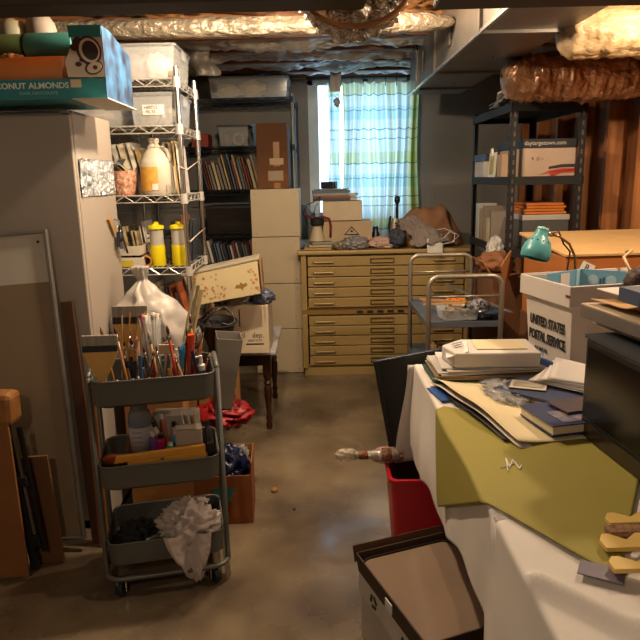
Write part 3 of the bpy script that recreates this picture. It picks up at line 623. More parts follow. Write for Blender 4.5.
# ------------------------------------------------------------------ far left floor things
single('cardboard_sheet', MB().box((0, 0, .3), (.50, .012, .60)), mat('card_panel_dim', '#8a5a2e', .8), 'large brown cardboard panel standing at the lower left edge', 'cardboard', (-1.365, 2.15, .004), (-.05, -.03, 0), bevel=.002)
single('cardboard_sheet', MB().box((0, 0, .22), (.10, .012, .44)), mat('card_panel_dim2', '#6f4a2a', .8), 'narrow cardboard strip behind the black level, before the whiteboard', 'cardboard', (-1.07, 2.25, .004), (-.04, -.06, 0), bevel=.002)
t = thing('clamp_tool', 'tall black bar tool with kraft paper wrapped head standing at the left', 'tool', (-1.10, 2.20, .01), (-.03, -.09, 0))
obj('bar', MB().box((-.012, 0, .30), (.03, .02, .60)), M_black, t, bevel=.003)
obj('bar', MB().box((.035, .002, .32), (.018, .012, .5)), M_blackp, t, bevel=.002, label='thin second black bar')
obj('silver_strip', MB().box((.014, -.006, .33), (.010, .006, .4)), M_steel, t)
obj('clamp_jaw', MB().box((.0, 0, .12), (.06, .03, .05)), M_black, t, bevel=.004); obj('clamp_jaw', MB().box((.0, 0, .36), (.06, .03, .04)), M_black, t, bevel=.004)
obj('wrapped_head', MB().box((-.02, 0, .655), (.13, .09, .12), (0, .12, 0)), M_kraft, t, bevel=.02)
# ================================================================== RIGHT SIDE BACK
# ------------------------------------------------------------------ black boltless shelving
t = thing('metal_shelving', 'black slotted-post metal shelving unit against the bare stud wall', 'shelf', (1.262, 4.03, 0))
w, d = .185, .43
for sx in (-1, 1):
    for sy in (-1, 1):
        p = MB()
        p.box((sx*w, sy*(d-.0), .92), (.030, .003, 1.84)).box((sx*(w+.017), sy*(d-.018), .92), (.003, .036, 1.84))
        nf = len(p.f); k = p; z = .06
        while z < 1.8: k.box((sx*w, sy*d-(.0018 if sy < 0 else -.0018), z), (.009, .0012, .024)); k.box((sx*(w+.0188), sy*(d-.018), z), (.0012, .009, .024)); z += .05
        po = obj('post', p, M_black, t); po.data.materials.append(mat('slot_grey', '#5a4d42', .8))
        for q in list(po.data.polygons)[nf:]: q.material_index = 1
for z in (.10, .62, 1.03, 1.43, 1.82):
    s = MB(); s.box((0, -d-.002, z-.02), (2*w, .012, .045)).box((0, d, z-.02), (2*w, .012, .045)).box((-w-.016, 0, z-.02), (.012, 2*d, .045)).box((w+.016, 0, z-.02), (.012, 2*d, .045))
    b = obj('shelf_beam', s, M_black, t); obj('shelf_board', MB().box((0, 0, z-.006), (2*w-.01, 2*d-.01, .012)), mat('shelf_board_dark', '#3a332d', .7), t)
def carton(name, label, loc, dims, m, rz=0, lidm=None, cat='box', group=None, lidh=.03):
    t = thing(name, label, cat, loc, rz, group); W, D, Hh = dims
    obj('carton_body', MB().box((0, 0, Hh/2), (W, D, Hh)), m, t, bevel=.003)
    if lidm: obj('lid', MB().box((0, 0, Hh-lidh/2+.003), (W+.008, D+.008, lidh)), lidm, t, bevel=.003)
    return t
t = carton('carton', 'white lidded shop carton with red and black swoosh on the black shelving', (1.285, 3.86, 1.432), (.30, .42, .165), mat('white_carton', '#a99380', .7), .02)
lid = obj('lid', MB().box((0, 0, .178), (.31, .43, .05)), mat('black_carton', '#16141a', .6), t, bevel=.003)
text('web_lettering', 'daytargetown.com', .031, colmat('#b8aea6'), t, (-.143, -.2165, .170), (H2, 0, 0), 1.0)
text('small_writing', '4  (/.--', .028, M_ink, t, (-.10, -.2115, .088), (H2, 0, 0))
def swoosh(y0, m, dz, x0=-.05):
    P = [(x0, .012+dz), (.0, .034+dz), (.07, .046+dz), (.145, .047+dz), (.145, .030+dz), (.07, .028+dz), (0, .020+dz)]
    obj('swoosh', MB().prism(P, .001, Matrix(((1, 0, 0, 0), (0, 0, -1, -.2105), (0, 1, 0, y0), (0, 0, 0, 1)))), m, t)
swoosh(0, colmat('#b03a26'), -.004); swoosh(.014, colmat('#1d1a20'), .004, 0.0); swoosh(0, colmat('#b03a26'), -.012, .02)
# left side contents seen through the end
carton('carton', 'white box with dark blue lid at the back of the upper black shelf', (1.16, 4.28, 1.432), (.20, .25, .14), mat('off_white_box', '#b9b2ac', .7), 0, colmat('#1f2b4a'), lidh=.045)
t = thing('booklet', 'white booklet with yellow picture leaning on the upper black shelf', 'booklet', (1.085, 4.07, 1.434), (0, .06, .06))
obj('page_block', MB().box((0, 0, .07), (.008, .12, .15)), M_paper, t); obj('yellow_picture', MB().box((-.005, 0, .07), (.002, .07, .11)), colmat('#a59222'), t)
t = thing('booklet', 'pale folded leaflet behind the yellow booklet on the upper black shelf', 'booklet', (1.11, 4.12, 1.434), (0, -.08, -.2))
obj('page_block', MB().box((0, 0, .085), (.012, .11, .17)), M_paper, t); 
carton('carton', 'small tan box between booklet and shop carton on the black shelving', (1.10, 3.87, 1.432), (.05, .10, .13), mat('tan_box', '#a08468', .7))
# lower shelf: grey tote with clear lid + orange folders; binders
t = carton('lidded_tote', 'grey lidded tote on the second black shelf with orange folders on it', (1.29, 3.84, 1.032), (.26, .38, .185), mat('grey_tote', '#4d4a46', .5), 0, mat('tote_lid', '#aaa39b', .4), cat='bin')
for k in range(4):
    single('orange_folder', MB().box((0, 0, .008), (.24-.008*k, .34, .014)), mat('folder_orange', '#c06a1e', .7, var=.2), ['lowest orange folder on the grey tote', 'second orange folder from the bottom on the grey tote', 'third orange folder from the bottom on the grey tote', 'topmost orange folder on the grey tote'][k], 'folder', (1.29+.006*(-1)**k, 3.84, 1.221+.016*k), rot=.02*k-.03, group='orange folders on the grey tote', bevel=.003)
for k, (c, th, hh) in enumerate([('#b8b8b6', .07, .23), ('#9c8c76', .05, .20), ('#8f8070', .05, .22), ('#b9ab90', .035, .15), ('#7d7268', .03, .20)]):
    t = thing('binder', ['wide pale grey binder at the back of the second black shelf', 'tan binder next to the pale grey one on the black shelving', 'brownish binder in the middle on the second black shelf', 'short cream binder nearest the front post of the black shelving', 'taupe binder just behind the front post of the black shelving'][k], 'binder', (1.13, 4.34-.085*k, 1.032), 0)
    obj('cover', MB().tray((0, 0, 0), (.12, th+.0, hh), .003), colmat(c), t); obj('pages', MB().box((0, 0, hh/2+.004), (.11, th-.01, hh-.012)), M_pages, t)
# things on top
for k, (c, dx, dy, dz, a) in enumerate([('#6f6a64', 0, 0, 0, .1), ('#b7b0a6', -.03, -.08, .012, -.1), ('#8d8276', .03, .05, .024, .25), ('#c9c2b8', -.05, -.12, .036, -.25)]):
    single('paper_pad', MB().grid(lambda u, v, k=k: (-.15+.30*u, -.2+.4*v, .012+.06*abs(noise.noise(Vector((u*3, v*3, k*4.)))))  , 12, 12), colmat(c), ['lowest grey paper pad on top of the black shelving', 'pale loose sheet second on top of the black shelving', 'brownish sheet third on top of the black shelving', 'topmost crumpled white sheet on the black shelving'][k], 'paper', (1.23+dx, 3.9+dy, 1.824+dz), a, 'papers on top of the black shelving', solid=.006, smooth=True)
# ------------------------------------------------------------------ things on the flat file
def sheetstack(name, label, loc, dims, cols, rz=0, cat='papers', n=4, group=None):
    t = thing(name, label, cat, loc, rz, group); W, D, Hh = dims
    for k in range(n):
        h = Hh/n
        obj('sheet_bundle', MB().box((R.uniform(-.006, .006), R.uniform(-.006, .006), h*(k+.5)), (W-R.uniform(0, .02), D, h*.92), (0, 0, R.uniform(-.05, .05))), colmat(cols[k % len(cols)]), t, bevel=.001)
    return t
t = carton('carton', 'beige carton with printed triangle mark, lower of two on the flat file', (.215, 4.86, TZ), (.36, .26, .195), mat('beige_carton', '#b09a7c', .7), .02)
tri = [(-.06, .02), (.06, .02), (0, .085)]; tri2 = [(-.045, .028), (.045, .028), (0, .073)]
PM = lambda dy: Matrix(((1, 0, 0, .03), (0, 0, -1, dy), (0, 1, 0, .075), (0, 0, 0, 1)))
mk = obj('triangle_mark', MB().prism(tri, .001, PM(-.1305)), M_ink, t); obj('triangle_inner', MB().prism(tri2, .001, PM(-.132)), MATS['beige_carton'], mk)
obj('triangle_peak', MB().prism([(-.012, .042), (.012, .042), (0, .062)], .001, PM(-.1335)), M_ink, mk)
text('carton_lettering', 'BLICK ART', .022, M_ink, t, (-.03, -.131, .062), (H2, 0, 0), 1.1)
carton('carton', 'plain cream carton, upper of two on the flat file', (.185, 4.88, TZ+.2), (.29, .24, .14), mat('cream_carton', '#bfae92', .7), -.02)
t = sheetstack('book_stack', 'stack of brown and grey folders on the cream carton', (.10, 4.87, TZ+.344), (.28, .24, .075), ['#3b3d42', '#7a4c30', '#8a8c90', '#5a5d63'], .05)
sheetstack('paper_stack', 'ragged white papers at the right end of the folder stack', (.27, 4.87, TZ+.345), (.06, .2, .05), ['#b8b8b8', '#8f979c'], -.1, n=3)
single('dark_binder', MB().box((0, 0, .004), (.24, .18, .008)), colmat('#6a7178'), 'thin grey-blue folder on top of the folder stack', 'folder', (.11, 4.86, TZ+.422), -.15)
t = single('black_case', MB().prism(rrect(.11, .09, .015), .05), M_blackp, 'small black zip case topmost on the folder stack', 'case', (.09, 4.86, TZ+.432), -.3, bevel=.006)
# red object + press
t = thing('etching_gadget', 'small black and cream clamp tool on books at the left of the file', 'tool', (-.005, 4.70, TZ+.062))
obj('cream_base', MB().lathe([(0, 0), (.06, 0), (.055, .02), (.035, .09), (.03, .11), (0, .11)], 16), colmat('#b5a88c'), t, smooth='auto')
obj('black_collar', MB().lathe([(.04, .11), (.05, .12), (.05, .16), (.03, .17), (0, .17)], 16), M_black, t, smooth='auto')
obj('red_arm', MB().tube([(-.08, 0, .185), (-.03, -.01, .165), (.05, 0, .17), (.09, .02, .155), (.10, .02, .10), (.095, .02, .02)], .009, 8), colmat('#741a24'), t, smooth=True)
obj('wire_loop', MB().tube([(-.07, 0, .12), (-.10, 0, .2), (-.07, 0, .26), (-.02, 0, .28), (.03, .01, .32)], .004, 6), M_black, t, smooth=True)
obj('blue_sprig', MB().tube([(-.03, 0, .17), (-.06, 0, .25), (-.10, 0, .27)], .005, 6).tube([(-.03, 0, .17), (-.01, 0, .24), (.01, 0, .27)], .005, 6), colmat('#5a7fae'), t, smooth=True)
for k in range(3):
    sheetstack('book', ['bottom tan book under the clamp tool on the flat file', 'middle cream book under the clamp tool on the flat file', 'thin grey book directly under the clamp tool'][k], (.0+.01*k, 4.70, TZ+.02*k), (.20-.02*k, .14, .018), [['#a58a5e'], ['#b5a27c'], ['#8b8880']][k], .1*k, 'book', n=1, group=None)
def crumple(name, label, loc, dims, m, cat, seed, amp=.5, fr=3, rz=0, group=None):
    return single(name, MB().blob((0, 0, dims[2]*.36), dims, amp, fr, seed, 48, 28, ridge=True, squash=.7), m, label, cat, loc, rz, group, smooth=True)
crumple('plastic_bag', 'crumpled clear grey bag on the flat file below the triangle carton', (.27, 4.68, TZ+.002), (.20, .14, .10), mat('grey_bag', '#8f8d90', .3, trans=.3), 'bag', 3)
crumple('plastic_bag', 'small blue-white crumpled bag at the left corner of the flat file', (-.135, 4.78, TZ+.002), (.07, .12, .06), mat('bluewhite_bag', '#6c7da6', .3), 'bag', 6)
crumple('cloth_rag', 'dark striped rag between clamp tool and grey bag on the file', (.165, 4.67, TZ+.002), (.11, .1, .06), mat('striped_rag', '#3c3531', .9, col2='#a19582', scale=60), 'cloth', 8)
crumple('paper_bundle', 'pinkish white crumpled cloth bundle on the middle of the flat file', (.49, 4.70, TZ+.002), (.24, .16, .09), mat('pink_paper', '#c2a598', .8), 'cloth', 12)
carton('small_box', 'small brown box between the bag and the pink cloth', (.365, 4.74, TZ), (.06, .06, .06), M_card)
t = thing('ink_bottle', 'small black bottle with white label band right of the triangle carton', 'bottle', (.435, 4.86, TZ))
obj('bottle_body', MB().lathe([(0, 0), (.028, 0), (.03, .01), (.03, .09), (.02, .11), (.02, .145), (0, .147)], 16), M_blackp, t, smooth='auto'); obj('label_band', MB().lathe([(.0308, .04), (.0308, .065)], 16), M_paper, t)
t = thing('glue_gun', 'grey hand tool with long black upright handle on the file', 'tool', (.585, 4.86, TZ), 0)
obj('tool_body', MB().lathe([(0, 0), (.045, 0), (.05, .05), (.04, .16), (.025, .2), (0, .2)], 16, sx=1, sy=.6), mat('greyish_metal', '#8d8878', .4, .5), t, smooth='auto')
obj('black_handle', MB().lathe([(.008, .18), (.011, .25), (.009, .30), (.022, .33), (.020, .36), (0, .37)], 14, Matrix.Translation((.012, 0, 0))), M_blackp, t, smooth=True)
obj('lever', MB().tube([(-.035, 0, .05), (-.05, 0, .14), (-.038, 0, .22)], .009, 8), M_black, t, smooth=True); obj('lever', MB().tube([(.03, -.03, .03), (.02, -.035, .12), (.0, -.03, .17)], .010, 8), M_black, t, smooth=True)
# paper bag
def pb(u, v):
    x = -.27+.54*u; a = PI*v
    env = (math.sin(PI*min(1, u*1.02))**.55); hgt = .34*env*(1-.35*u)
    k = noise.noise(Vector((u*4, v*3, 7.7))); k2 = abs(noise.noise(Vector((u*7, v*6, 1.7))))
    rr = 1+.28*k-.22*k2
    return (x+.05*k, -.17*math.cos(a)*(.6+.4*env)*rr, max(.004, hgt*math.sin(a)**.8*rr))
t = thing('paper_bag', 'large crumpled brown paper bag lying on the flat file', 'bag', (.83, 4.86, TZ))
obj('bag_body', MB().grid(pb, 56, 36), mat('bag_brown', '#8a6244', .8, bump=.7, bscale=14), t, smooth=True, solid=.003)
t = thing('cloth_garment', 'light grey crumpled cloth draped over the paper bag', 'cloth', (.70, 4.77, TZ))
def cg(u, v):
    x = -.13+.24*u+.14*v; k = noise.noise(Vector((u*4, v*4, 3.1))); k2 = abs(noise.noise(Vector((u*8, v*5, 9.))))
    z = .31*math.sin(PI*(.14+.62*(1-v)))*(1-.25*u)-.09*v*0
    z = .19*(1-v)**.8*(.6+.5*math.sin(PI*u)*(1-.5*u))+.02
    return (x+.03*k, -.02-.20*v+.03*k, z+.04*k-.05*k2+.03)
obj('cloth_body', MB().grid(cg, 40, 30), mat('pinkgrey_cloth', '#887c76', .9), t, smooth=True, solid=.004)
obj('cloth_fold', MB().blob((-.13, -.12, .07), (.12, .14, .13), .5, 2.5, 4, 30, 20, ridge=True), mat('slate_cloth', '#3c4450', .85), t, smooth=True)
crumple('paper_scrap', 'cream crumpled paper scrap at the file front under the paper bag', (.745, 4.665, TZ+.002), (.15, .10, .07), mat('cream_scrap', '#c3b394', .8), 'paper', 15)
t = thing('face_mask', 'white mask with ear loop hanging over the front of the flat file', 'mask', (.83, 4.59, TZ+.005))
t.scale = (1.4, 1.2, 1.3)
obj('mask_body', MB().grid(lambda u, v: (-.04+.08*u, -.02-.02*v+.012*math.sin(PI*u), .05-.09*v+.004*math.sin(v*20)), 12, 14), M_paper, t, smooth=True, solid=.003)
obj('ear_loop', MB().tube([(-.03, .02, .05), (-.02, .05, .085), (.06, .05, .10), (.11, .03, .07), (.10, -.01, .03), (.04, -.02, .02)], .003, 6).tube([(.035, -.02, .04), (.09, .03, .09), (.13, .02, .06), (.08, 0, .02)], .003, 6), M_paper, t, smooth=True)
# ------------------------------------------------------------------ small audio cart
t = thing('utility_cart', 'small grey metal cart with two tubular hoop ends before the file', 'cart', (0, 0, 0))
M_tubem = mat('cart_tube_grey', '#9d9384', .35, .6)
def hoop(x0, x1, y, zt):
    r = .05; pts = [(x0, y, .06), (x0, y, zt-r)]+[(x0+r-r*math.cos(a), y, zt-r+r*math.sin(a)) for a in [H2*k/6 for k in range(1, 7)]]
    pts += [(x1-r+r*math.sin(a), y, zt-r+r*math.cos(a)) for a in [H2*k/6 for k in range(0, 7)]]+[(x1, y, .06)]
    h = obj('hoop', MB().tube(pts, .0125, 12), M_tubem, t, smooth=True)
    obj('crossbar', MB().tube([(x0, y, zt-.095), (x1, y, zt-.095)], .006, 8), M_tubem, h, smooth=True)
    for x in (x0, x1): obj('caster', MB().lathe([(.012, -.012), (.03, -.012), (.03, .012), (.012, .012)], 16, Matrix.Translation((x, y, .031)) @ Matrix.Rotation(H2, 4, 'Y')), M_rubber, h, smooth='auto')
hoop(.515, .86, 2.97, .985); hoop(.515, .86, 3.58, 1.015)
M_cs = mat('cart_shelf_grey', '#5f6670', .35, .3)
for z, nm in ((.77, 'upper shelf'), (.50, 'lower shelf'), (.22, 'bottom shelf')):
    obj('cart_shelf', MB().tray((.6875, 3.275, z-.03), (.365, .62, .03), .004), M_cs, t, bevel=.003, label=nm)
t = thing('clear_tub', 'clear plastic tub of dark brushes on the small grey cart', 'tub', (.68, 3.10, .757), .1)
obj('tub_body', MB().tray((0, 0, 0), (.16, .12, .055), .003, .01), M_clear, t, bevel=.003)
obj('dark_contents', MB().blob((0, 0, .03), (.14, .11, .05), .6, 4, 2, 30, 18, ridge=True), mat('dark_mix', '#2b2420', .6, col2='#a08c70', scale=40), t, smooth=True)
for k, (a, b, c) in enumerate([((.545, 3.40, .80), (.78, 3.14, .825), '#b98a54'), ((.55, 3.34, .80), (.80, 3.12, .83), '#a87744'), ((.545, 3.30, .79), (.72, 3.09, .835), '#c29a66')]):
    single('wooden_stick', MB().bar(a, b, .016, .008), colmat(c), ['long pale wooden stick at the back across the cart tub', 'brown wooden stick in the middle across the cart tub', 'light wooden stick nearest the hoop on the cart tub'][k], 'stick', group='wooden sticks on the cart')
crumple('citrus_net', 'yellow and orange netted bundle on the cart behind the sticks', (.72, 3.32, .76), (.11, .08, .075), mat('yellow_orange', '#d8a020', .5, col2='#b8481c', scale=20), 'bundle', 21)
crumple('clear_wrap', 'crumpled clear plastic wrap with white glints on the cart', (.785, 3.10, .765), (.11, .12, .09), mat('wrap_white', '#8f8f95', .15, col2='#1d1d22', scale=25), 'plastic', 23, .7)
single('metal_ruler', MB().bar((.70, 3.50, .86), (.92, 3.0, .80), .025, .003), M_steel, 'long steel ruler leaning diagonally across the cart', 'ruler')
single('blue_board', MB().bar((.845, 3.3, .775), (.845, 2.99, .80), .10, .006), colmat('#28415c'), 'dark blue strip lying along the right side of the cart', 'board')
for k, (z, c, r) in enumerate([(.53, '#8f8a80', .028), (.53, '#7d6c52', .03), (.585, '#a39a88', .028)]):
    t = single('rolled_paper', MB().lathe([(r*.5, -.15), (r, -.15), (r, .15), (r*.5, .15), (r*.5, -.15)], 18, Matrix.Rotation(H2, 4, 'Y')), colmat(c), ['left grey paper roll low on the grey cart', 'brown paper roll low on the grey cart', 'upper pale roll on top of two low on the cart'][k], 'roll', (.69, [3.12, 3.185, 3.15][k], z+.0), smooth='auto')
crumple('brown_bag', 'wrinkled tan paper bag at the left low on the grey cart', (.565, 3.05, .505), (.07, .1, .16), mat('tan_bag', '#8a7048', .8), 'bag', 31)
# ------------------------------------------------------------------ brown boxes behind the postal tub
carton('cardboard_box', 'big floor-standing carton under the long brown box behind the tub', (1.38, 3.0, .002), (.68, .5, .76), M_cardd)
t = thing('long_box', 'long brown cardboard box with pale top behind the teal lamp', 'box', (1.38, 3.0, .764), math.radians(3))
obj('carton_body', MB().box((0, 0, .165), (.66, .48, .33)), mat('brown_carton', '#a8642c', .7, var=.1), t, bevel=.004)
obj('pale_top', MB().box((0, 0.03, .362), (.67, .56, .012), (.09, 0, 0)), mat('pale_board', '#c9a36c', .7, var=.12), t, bevel=.002)
t = thing('price_tag', 'small white tag with dark letter on the long brown box', 'tag', (1.16, 2.745, 1.045), (0, .45, math.radians(3)))
obj('tag_card', MB().box((0, 0, 0), (.06, .002, .045)), M_paper, t); text('tag_letter', 'B', .04, M_ink, t, (-.014, -.0015, -.013), (H2, 0, 0))
t = carton('open_carton', 'open brown carton on the floor behind the cart', (.985, 3.50, .0), (.17, .42, .93), M_cardd)
obj('flap', MB().bar((-.07, -.0, .93), (-.12, -.0, 1.0), .30, .004), M_card, t)
obj('flap', MB().bar((.0, -.21, .93), (-.03, -.25, 1.03), .005, .15), M_card, t)
crumple('brown_wrap', 'crumpled brown wrapping paper on the open carton left of the lamp', (.965, 3.48, .935), (.20, .22, .12), mat('brown_wrapping', '#7a4c2e', .75), 'paper', 33, .25, 2)
crumple('plastic_wad', 'small pale plastic wad behind the teal lamp', (1.0, 3.62, .935), (.10, .1, .19), mat('pale_wad', '#a9a6a2', .35), 'plastic', 35)
# black rear furniture under/behind table, right of the cart
t = carton('black_case', 'dark case standing on the floor right of the grey cart', (1.12, 2.62, 0), (.36, .13, .84), M_black); obj('side_handle', MB().tube([(-.10, -.065, .6), (-.10, -.09, .62), (-.10, -.09, .70), (-.10, -.065, .72)], .006, 8), M_steel, t, smooth=True)
# ================================================================== TROLLEY AND THINGS AROUND IT
TLX, TLY, TLA = -.602, 2.225, math.radians(12)
def TW(x, y, z=0): return (TLX+x*math.cos(TLA)-y*math.sin(TLA), TLY+x*math.sin(TLA)+y*math.cos(TLA), z)
t = thing('rolling_trolley', 'grey three-tier metal trolley on casters, crowded with brushes and tools', 'trolley', (TLX, TLY, 0), TLA)
TRZ = [(.700, .797), (.395, .49), (.10, .195)]
for z0, z1 in TRZ:
    vs = []; fs = []; hh = z1-z0
    rr = [(.375, .255, .0), (.405, .285, .012), (.412, .292, hh), (.404, .284, hh), (.398, .278, .014), (.37, .25, .004)]
    n = len(rrect(.4, .28, .035, 5))
    for w, d, z in rr: vs += [(x, y, z0+z) for x, y in rrect(w, d, .035, 5)]
    for i in range(5): fs += [(i*n+k, i*n+(k+1) % n, (i+1)*n+(k+1) % n, (i+1)*n+k) for k in range(n)]
    fs += [tuple(reversed(range(n))), tuple(range(5*n, 6*n))]
    m = MB(); m.add(vs, fs); tr_ = obj('tray', m, M_trolley, t, smooth='auto')
    obj('tray_lip', MB().tube([(x, y, z1) for x, y in rrect(.412, .292, .037, 5)], .0035, 6, closed=True), M_trolley, tr_, smooth=True)
for sx in (-1, 1):
    for sy in (-1, 1):
        obj('post', MB().tube([(sx*.2175, sy*.10, .805), (sx*.2185, sy*.10, .16), (sx*.2185, sy*.105, .10), (sx*.215, sy*.13, .075)], .0095, 10), M_trolley, t, smooth=True)
obj('base_frame', MB().tube([(x, y, .072) for x, y in rrect(.44, .34, .06, 6)], .0095, 10, closed=True), M_trolley, t, smooth=True)
for sx in (-1, 1): obj('top_hoop', MB().tube([(sx*.2175, -.10, .805), (sx*.2175, 0, .81), (sx*.2175, .10, .805)], .0095, 10), M_trolley, t, smooth=True)
for sx in (-1, 1):
    for sy in (-1, 1):
        x, y = sx*.165, sy*.155
        c = obj('caster', MB().lathe([(.008, -.011), (.027, -.011), (.030, -.006), (.030, .006), (.027, .011), (.008, .011)], 20, Matrix.Translation((x, y, .030)) @ Matrix.Rotation(.5*sx, 4, 'Z') @ Matrix.Rotation(H2, 4, 'Y')), M_rubber, t, smooth='auto')
        obj('caster_fork', MB().tube([(x, y, .064), (x, y, .072)], .009, 8).box((x-.015, y, .045), (.003, .03, .045)).box((x+.015, y, .045), (.003, .03, .045)).box((x, y, .065), (.033, .03, .004)), M_chrome, c)
def wide_brush(label, lx, ly, z, h, w, tilt, sticks=False):
    t = thing('wide_brush', label, 'brush', TW(lx, ly, z), (tilt, .04, TLA))
    pr = [(-.012, 0), (.012, 0), (.016, h*.22), (w*.42, h*.52), (w*.5, h*.66), (-w*.5, h*.66), (-w*.42, h*.52), (-.016, h*.22)]
    vt = Matrix(((1, 0, 0, 0), (0, 0, -1, .004), (0, 1, 0, 0), (0, 0, 0, 1)))
    obj('wooden_handle', MB().prism(pr, .008, vt), mat('honey_wood', '#cfa25a', .45, stretch=(6, 6, 1), scale=3, var=.15), t, bevel=.002)
    obj('dark_band', MB().box((0, 0, h*.71), (w*.98, .011, h*.10)), mat('band_navy', '#1f222c', .5), t)
    obj('bristles', MB().box((0, 0, h*.84), (w*1.0, .010, h*.17)), mat('grey_bristle', '#9a9184', .8, stretch=(30, 5, 1), scale=4, var=.35), t, bevel=.002)
wide_brush('wide flat hake brush standing at the left front of the trolley', -.172, -.105, .755, .215, .115, .04)
wide_brush('second wide brush with dark band standing further back in the trolley', -.085, .085, .78, .25, .125, .0)
def brush(label, a, b, col, r=.0032, tip='#2a211a', group='thin brushes in the trolley top tray', up=True):
    a, b = Vector(a), Vector(b); d = b-a; t = thing('paintbrush', label, 'paintbrush', tuple(a), group=group)
    p1, p2 = d*.80, d*.88
    obj('handle', MB().tube([(0, 0, 0), tuple(d*.3), tuple(p1)], [r*.7, r*1.25, r], 6), colmat(col, .35), t, smooth=True)
    obj('ferrule', MB().tube([tuple(p1), tuple(p2)], r*1.15, 6), M_chrome, t, smooth=True)
    obj('bristles', MB().tube([tuple(p2), tuple(d*.94), tuple(d)], [r*1.1, r*1.3, r*.2], 6), colmat(tip, .8), t, smooth=True)
BC = ['#b98a52', '#7a3020', '#2c2420', '#c8a26a', '#9a6a34', '#3c4a6c', '#b0321e', '#d2b27c', '#4e2a1a', '#a87a44', '#1f2024', '#8c5a2c']
BN = ['tan', 'red-brown', 'black', 'pale wood', 'brown', 'blue', 'red', 'cream', 'dark brown', 'light brown', 'jet black', 'chestnut']
for k in range(26):
    lx = -.125+.285*k/25+R.uniform(-.006, .006); ly = R.uniform(-.10, .10); hgt = R.uniform(.13, .27)
    a = TW(lx, ly, .700); b_ = TW(lx+R.uniform(-.05, .05), ly+R.uniform(-.03, .05), .70+hgt)
    brush('%s-handled brush, %s from the left in the trolley top tray' % (BN[k % 12], ORD[k] if k < 25 else 'last'), a, b_, BC[k % 12], R.uniform(.003, .0052), R.choice(['#2a211a', '#8c6a40', '#c9b28a', '#5a2a20']))
for k in range(4):
    a = TW(-.118+.012*k, -.02+.02*k, .705); b_ = TW(-.098+.028*k, .02, .99+.01*(k % 2)); 
    single('wooden_dowel', MB().tube([a, b_], .0026, 6), colmat('#c49460'), ['leftmost of four thin wooden dowels by the wide brush', 'second thin wooden dowel rising beside the wide brush', 'third thin wooden dowel, leaning right in the trolley', 'fourth and most slanted thin wooden dowel in the trolley'][k], 'dowel', group='thin wooden dowels in the trolley')
PC = [('#2c5a9c', 'blue'), ('#c9c2b4', 'white'), ('#1c1c20', 'black'), ('#8a3020', 'red'), ('#4aa0c0', 'sky blue'), ('#d8cfae', 'cream'), ('#3a3f5c', 'navy'), ('#b9532a', 'orange')]
for k, (c, nme) in enumerate(PC):
    lx = -.125+.018*k; a = TW(lx+.03, -.115, .712); b_ = TW(lx-.02, -.075, .775+.006*(k % 3))
    single('marker', MB().tube([a, b_], .0052, 8), colmat(c, .35), '%s marker leaning low at the front left of the trolley tray' % nme, 'marker', group='low markers in the trolley tray')
EC = [('#2b2b30', 'black'), ('#6f4a2a', 'brown'), ('#2a5a8c', 'blue'), ('#b8a888', 'cream'), ('#7a1f2c', 'dark red'), ('#9a9a98', 'grey'), ('#3f6a4c', 'green'), ('#c8783a', 'orange'), ('#d9d2c6', 'white'), ('#463a5a', 'purple'), ('#8a6a3a', 'ochre'), ('#1d2a44', 'navy')]
for k, (c, nme) in enumerate(EC):
    lx = -.09+.023*k; ly = R.uniform(-.09, -.02)
    single('pen', MB().tube([TW(lx, ly, .705), TW(lx+R.uniform(-.035, .035), ly+R.uniform(-.02, .03), R.uniform(.80, .87))], R.uniform(.004, .007), 8), colmat(c, .35), '%s pen or tool handle upright mid-height among the trolley brushes' % nme, 'pen', group='pens among the trolley brushes')
t = thing('glass_vase', 'tall narrow clear glass with bristly brushes inside on the trolley', 'glass', TW(-.005, .01, .705))
obj('glass_wall', MB().lathe([(0, 0), (.026, 0), (.030, .10), (.040, .27), (.037, .27), (.027, .10), (.022, .006), (0, .006)], 20), mat('clear_glass', '#d8dcdc', .05, trans=.9), t, smooth=True)
for k in range(6):
    a = k*1.05; single('bristle_brush', MB().tube([TW(-.005+.01*math.cos(a), .01+.01*math.sin(a), .72), TW(-.005+.02*math.cos(a), .01+.02*math.sin(a), .93), TW(-.005+.028*math.cos(a), .01+.028*math.sin(a), .99)], [.003, .003, .009], 8), colmat(['#cdc6ba', '#d8d2c8', '#a89a86', '#7a1f2c', '#c9c0b0', '#8c7f70'][k]), 'brush with %s tip inside the tall glass on the trolley' % ['white', 'bright white', 'tan', 'dark red', 'cream', 'brownish'][k], 'brush', group='brushes in the tall glass', smooth=True)
single('orange_tube', MB().lathe([(0, 0), (.015, 0), (.015, .15), (.017, .152), (.017, .175), (0, .178)], 18), colmat('#c8401c', .35), 'bright orange-red plastic tube standing at the right of the top tray', 'tube', TW(.128, -.03, .74), (0, .03, 0), smooth='auto')
t = thing('toothbrush_holder', 'blue-handled tool leaning right beside the orange tube', 'tool', TW(.075, -.03, .71))
obj('blue_handle', MB().tube([(0, 0, 0), (.012, 0, .08), (.028, 0, .15), (.036, 0, .175)], [.008, .012, .013, .006], 10), colmat('#2f78a8', .35), t, smooth=True)
t = thing('pump_bottle', 'small dark bottle with white pump top at the right end of the tray', 'bottle', TW(.165, -.05, .705))
obj('bottle_body', MB().lathe([(0, 0), (.022, 0), (.024, .01), (.024, .06), (.012, .08), (0, .08)], 16), colmat('#3a322c', .3), t, smooth='auto')
obj('pump_top', MB().lathe([(.012, .08), (.014, .082), (.014, .10), (.007, .105), (.006, .135), (0, .136)], 14).tube([(0, 0, .13), (-.025, 0, .128)], .004, 6), M_paper, t, smooth='auto')
single('beige_block', MB().box((0, 0, 0), (.055, .008, .035), (0, .05, TLA)), mat('beige_tag', '#bda888', .7), 'beige card block held up among the brushes mid-tray', 'card', TW(.048, -.02, .865), bevel=.002)
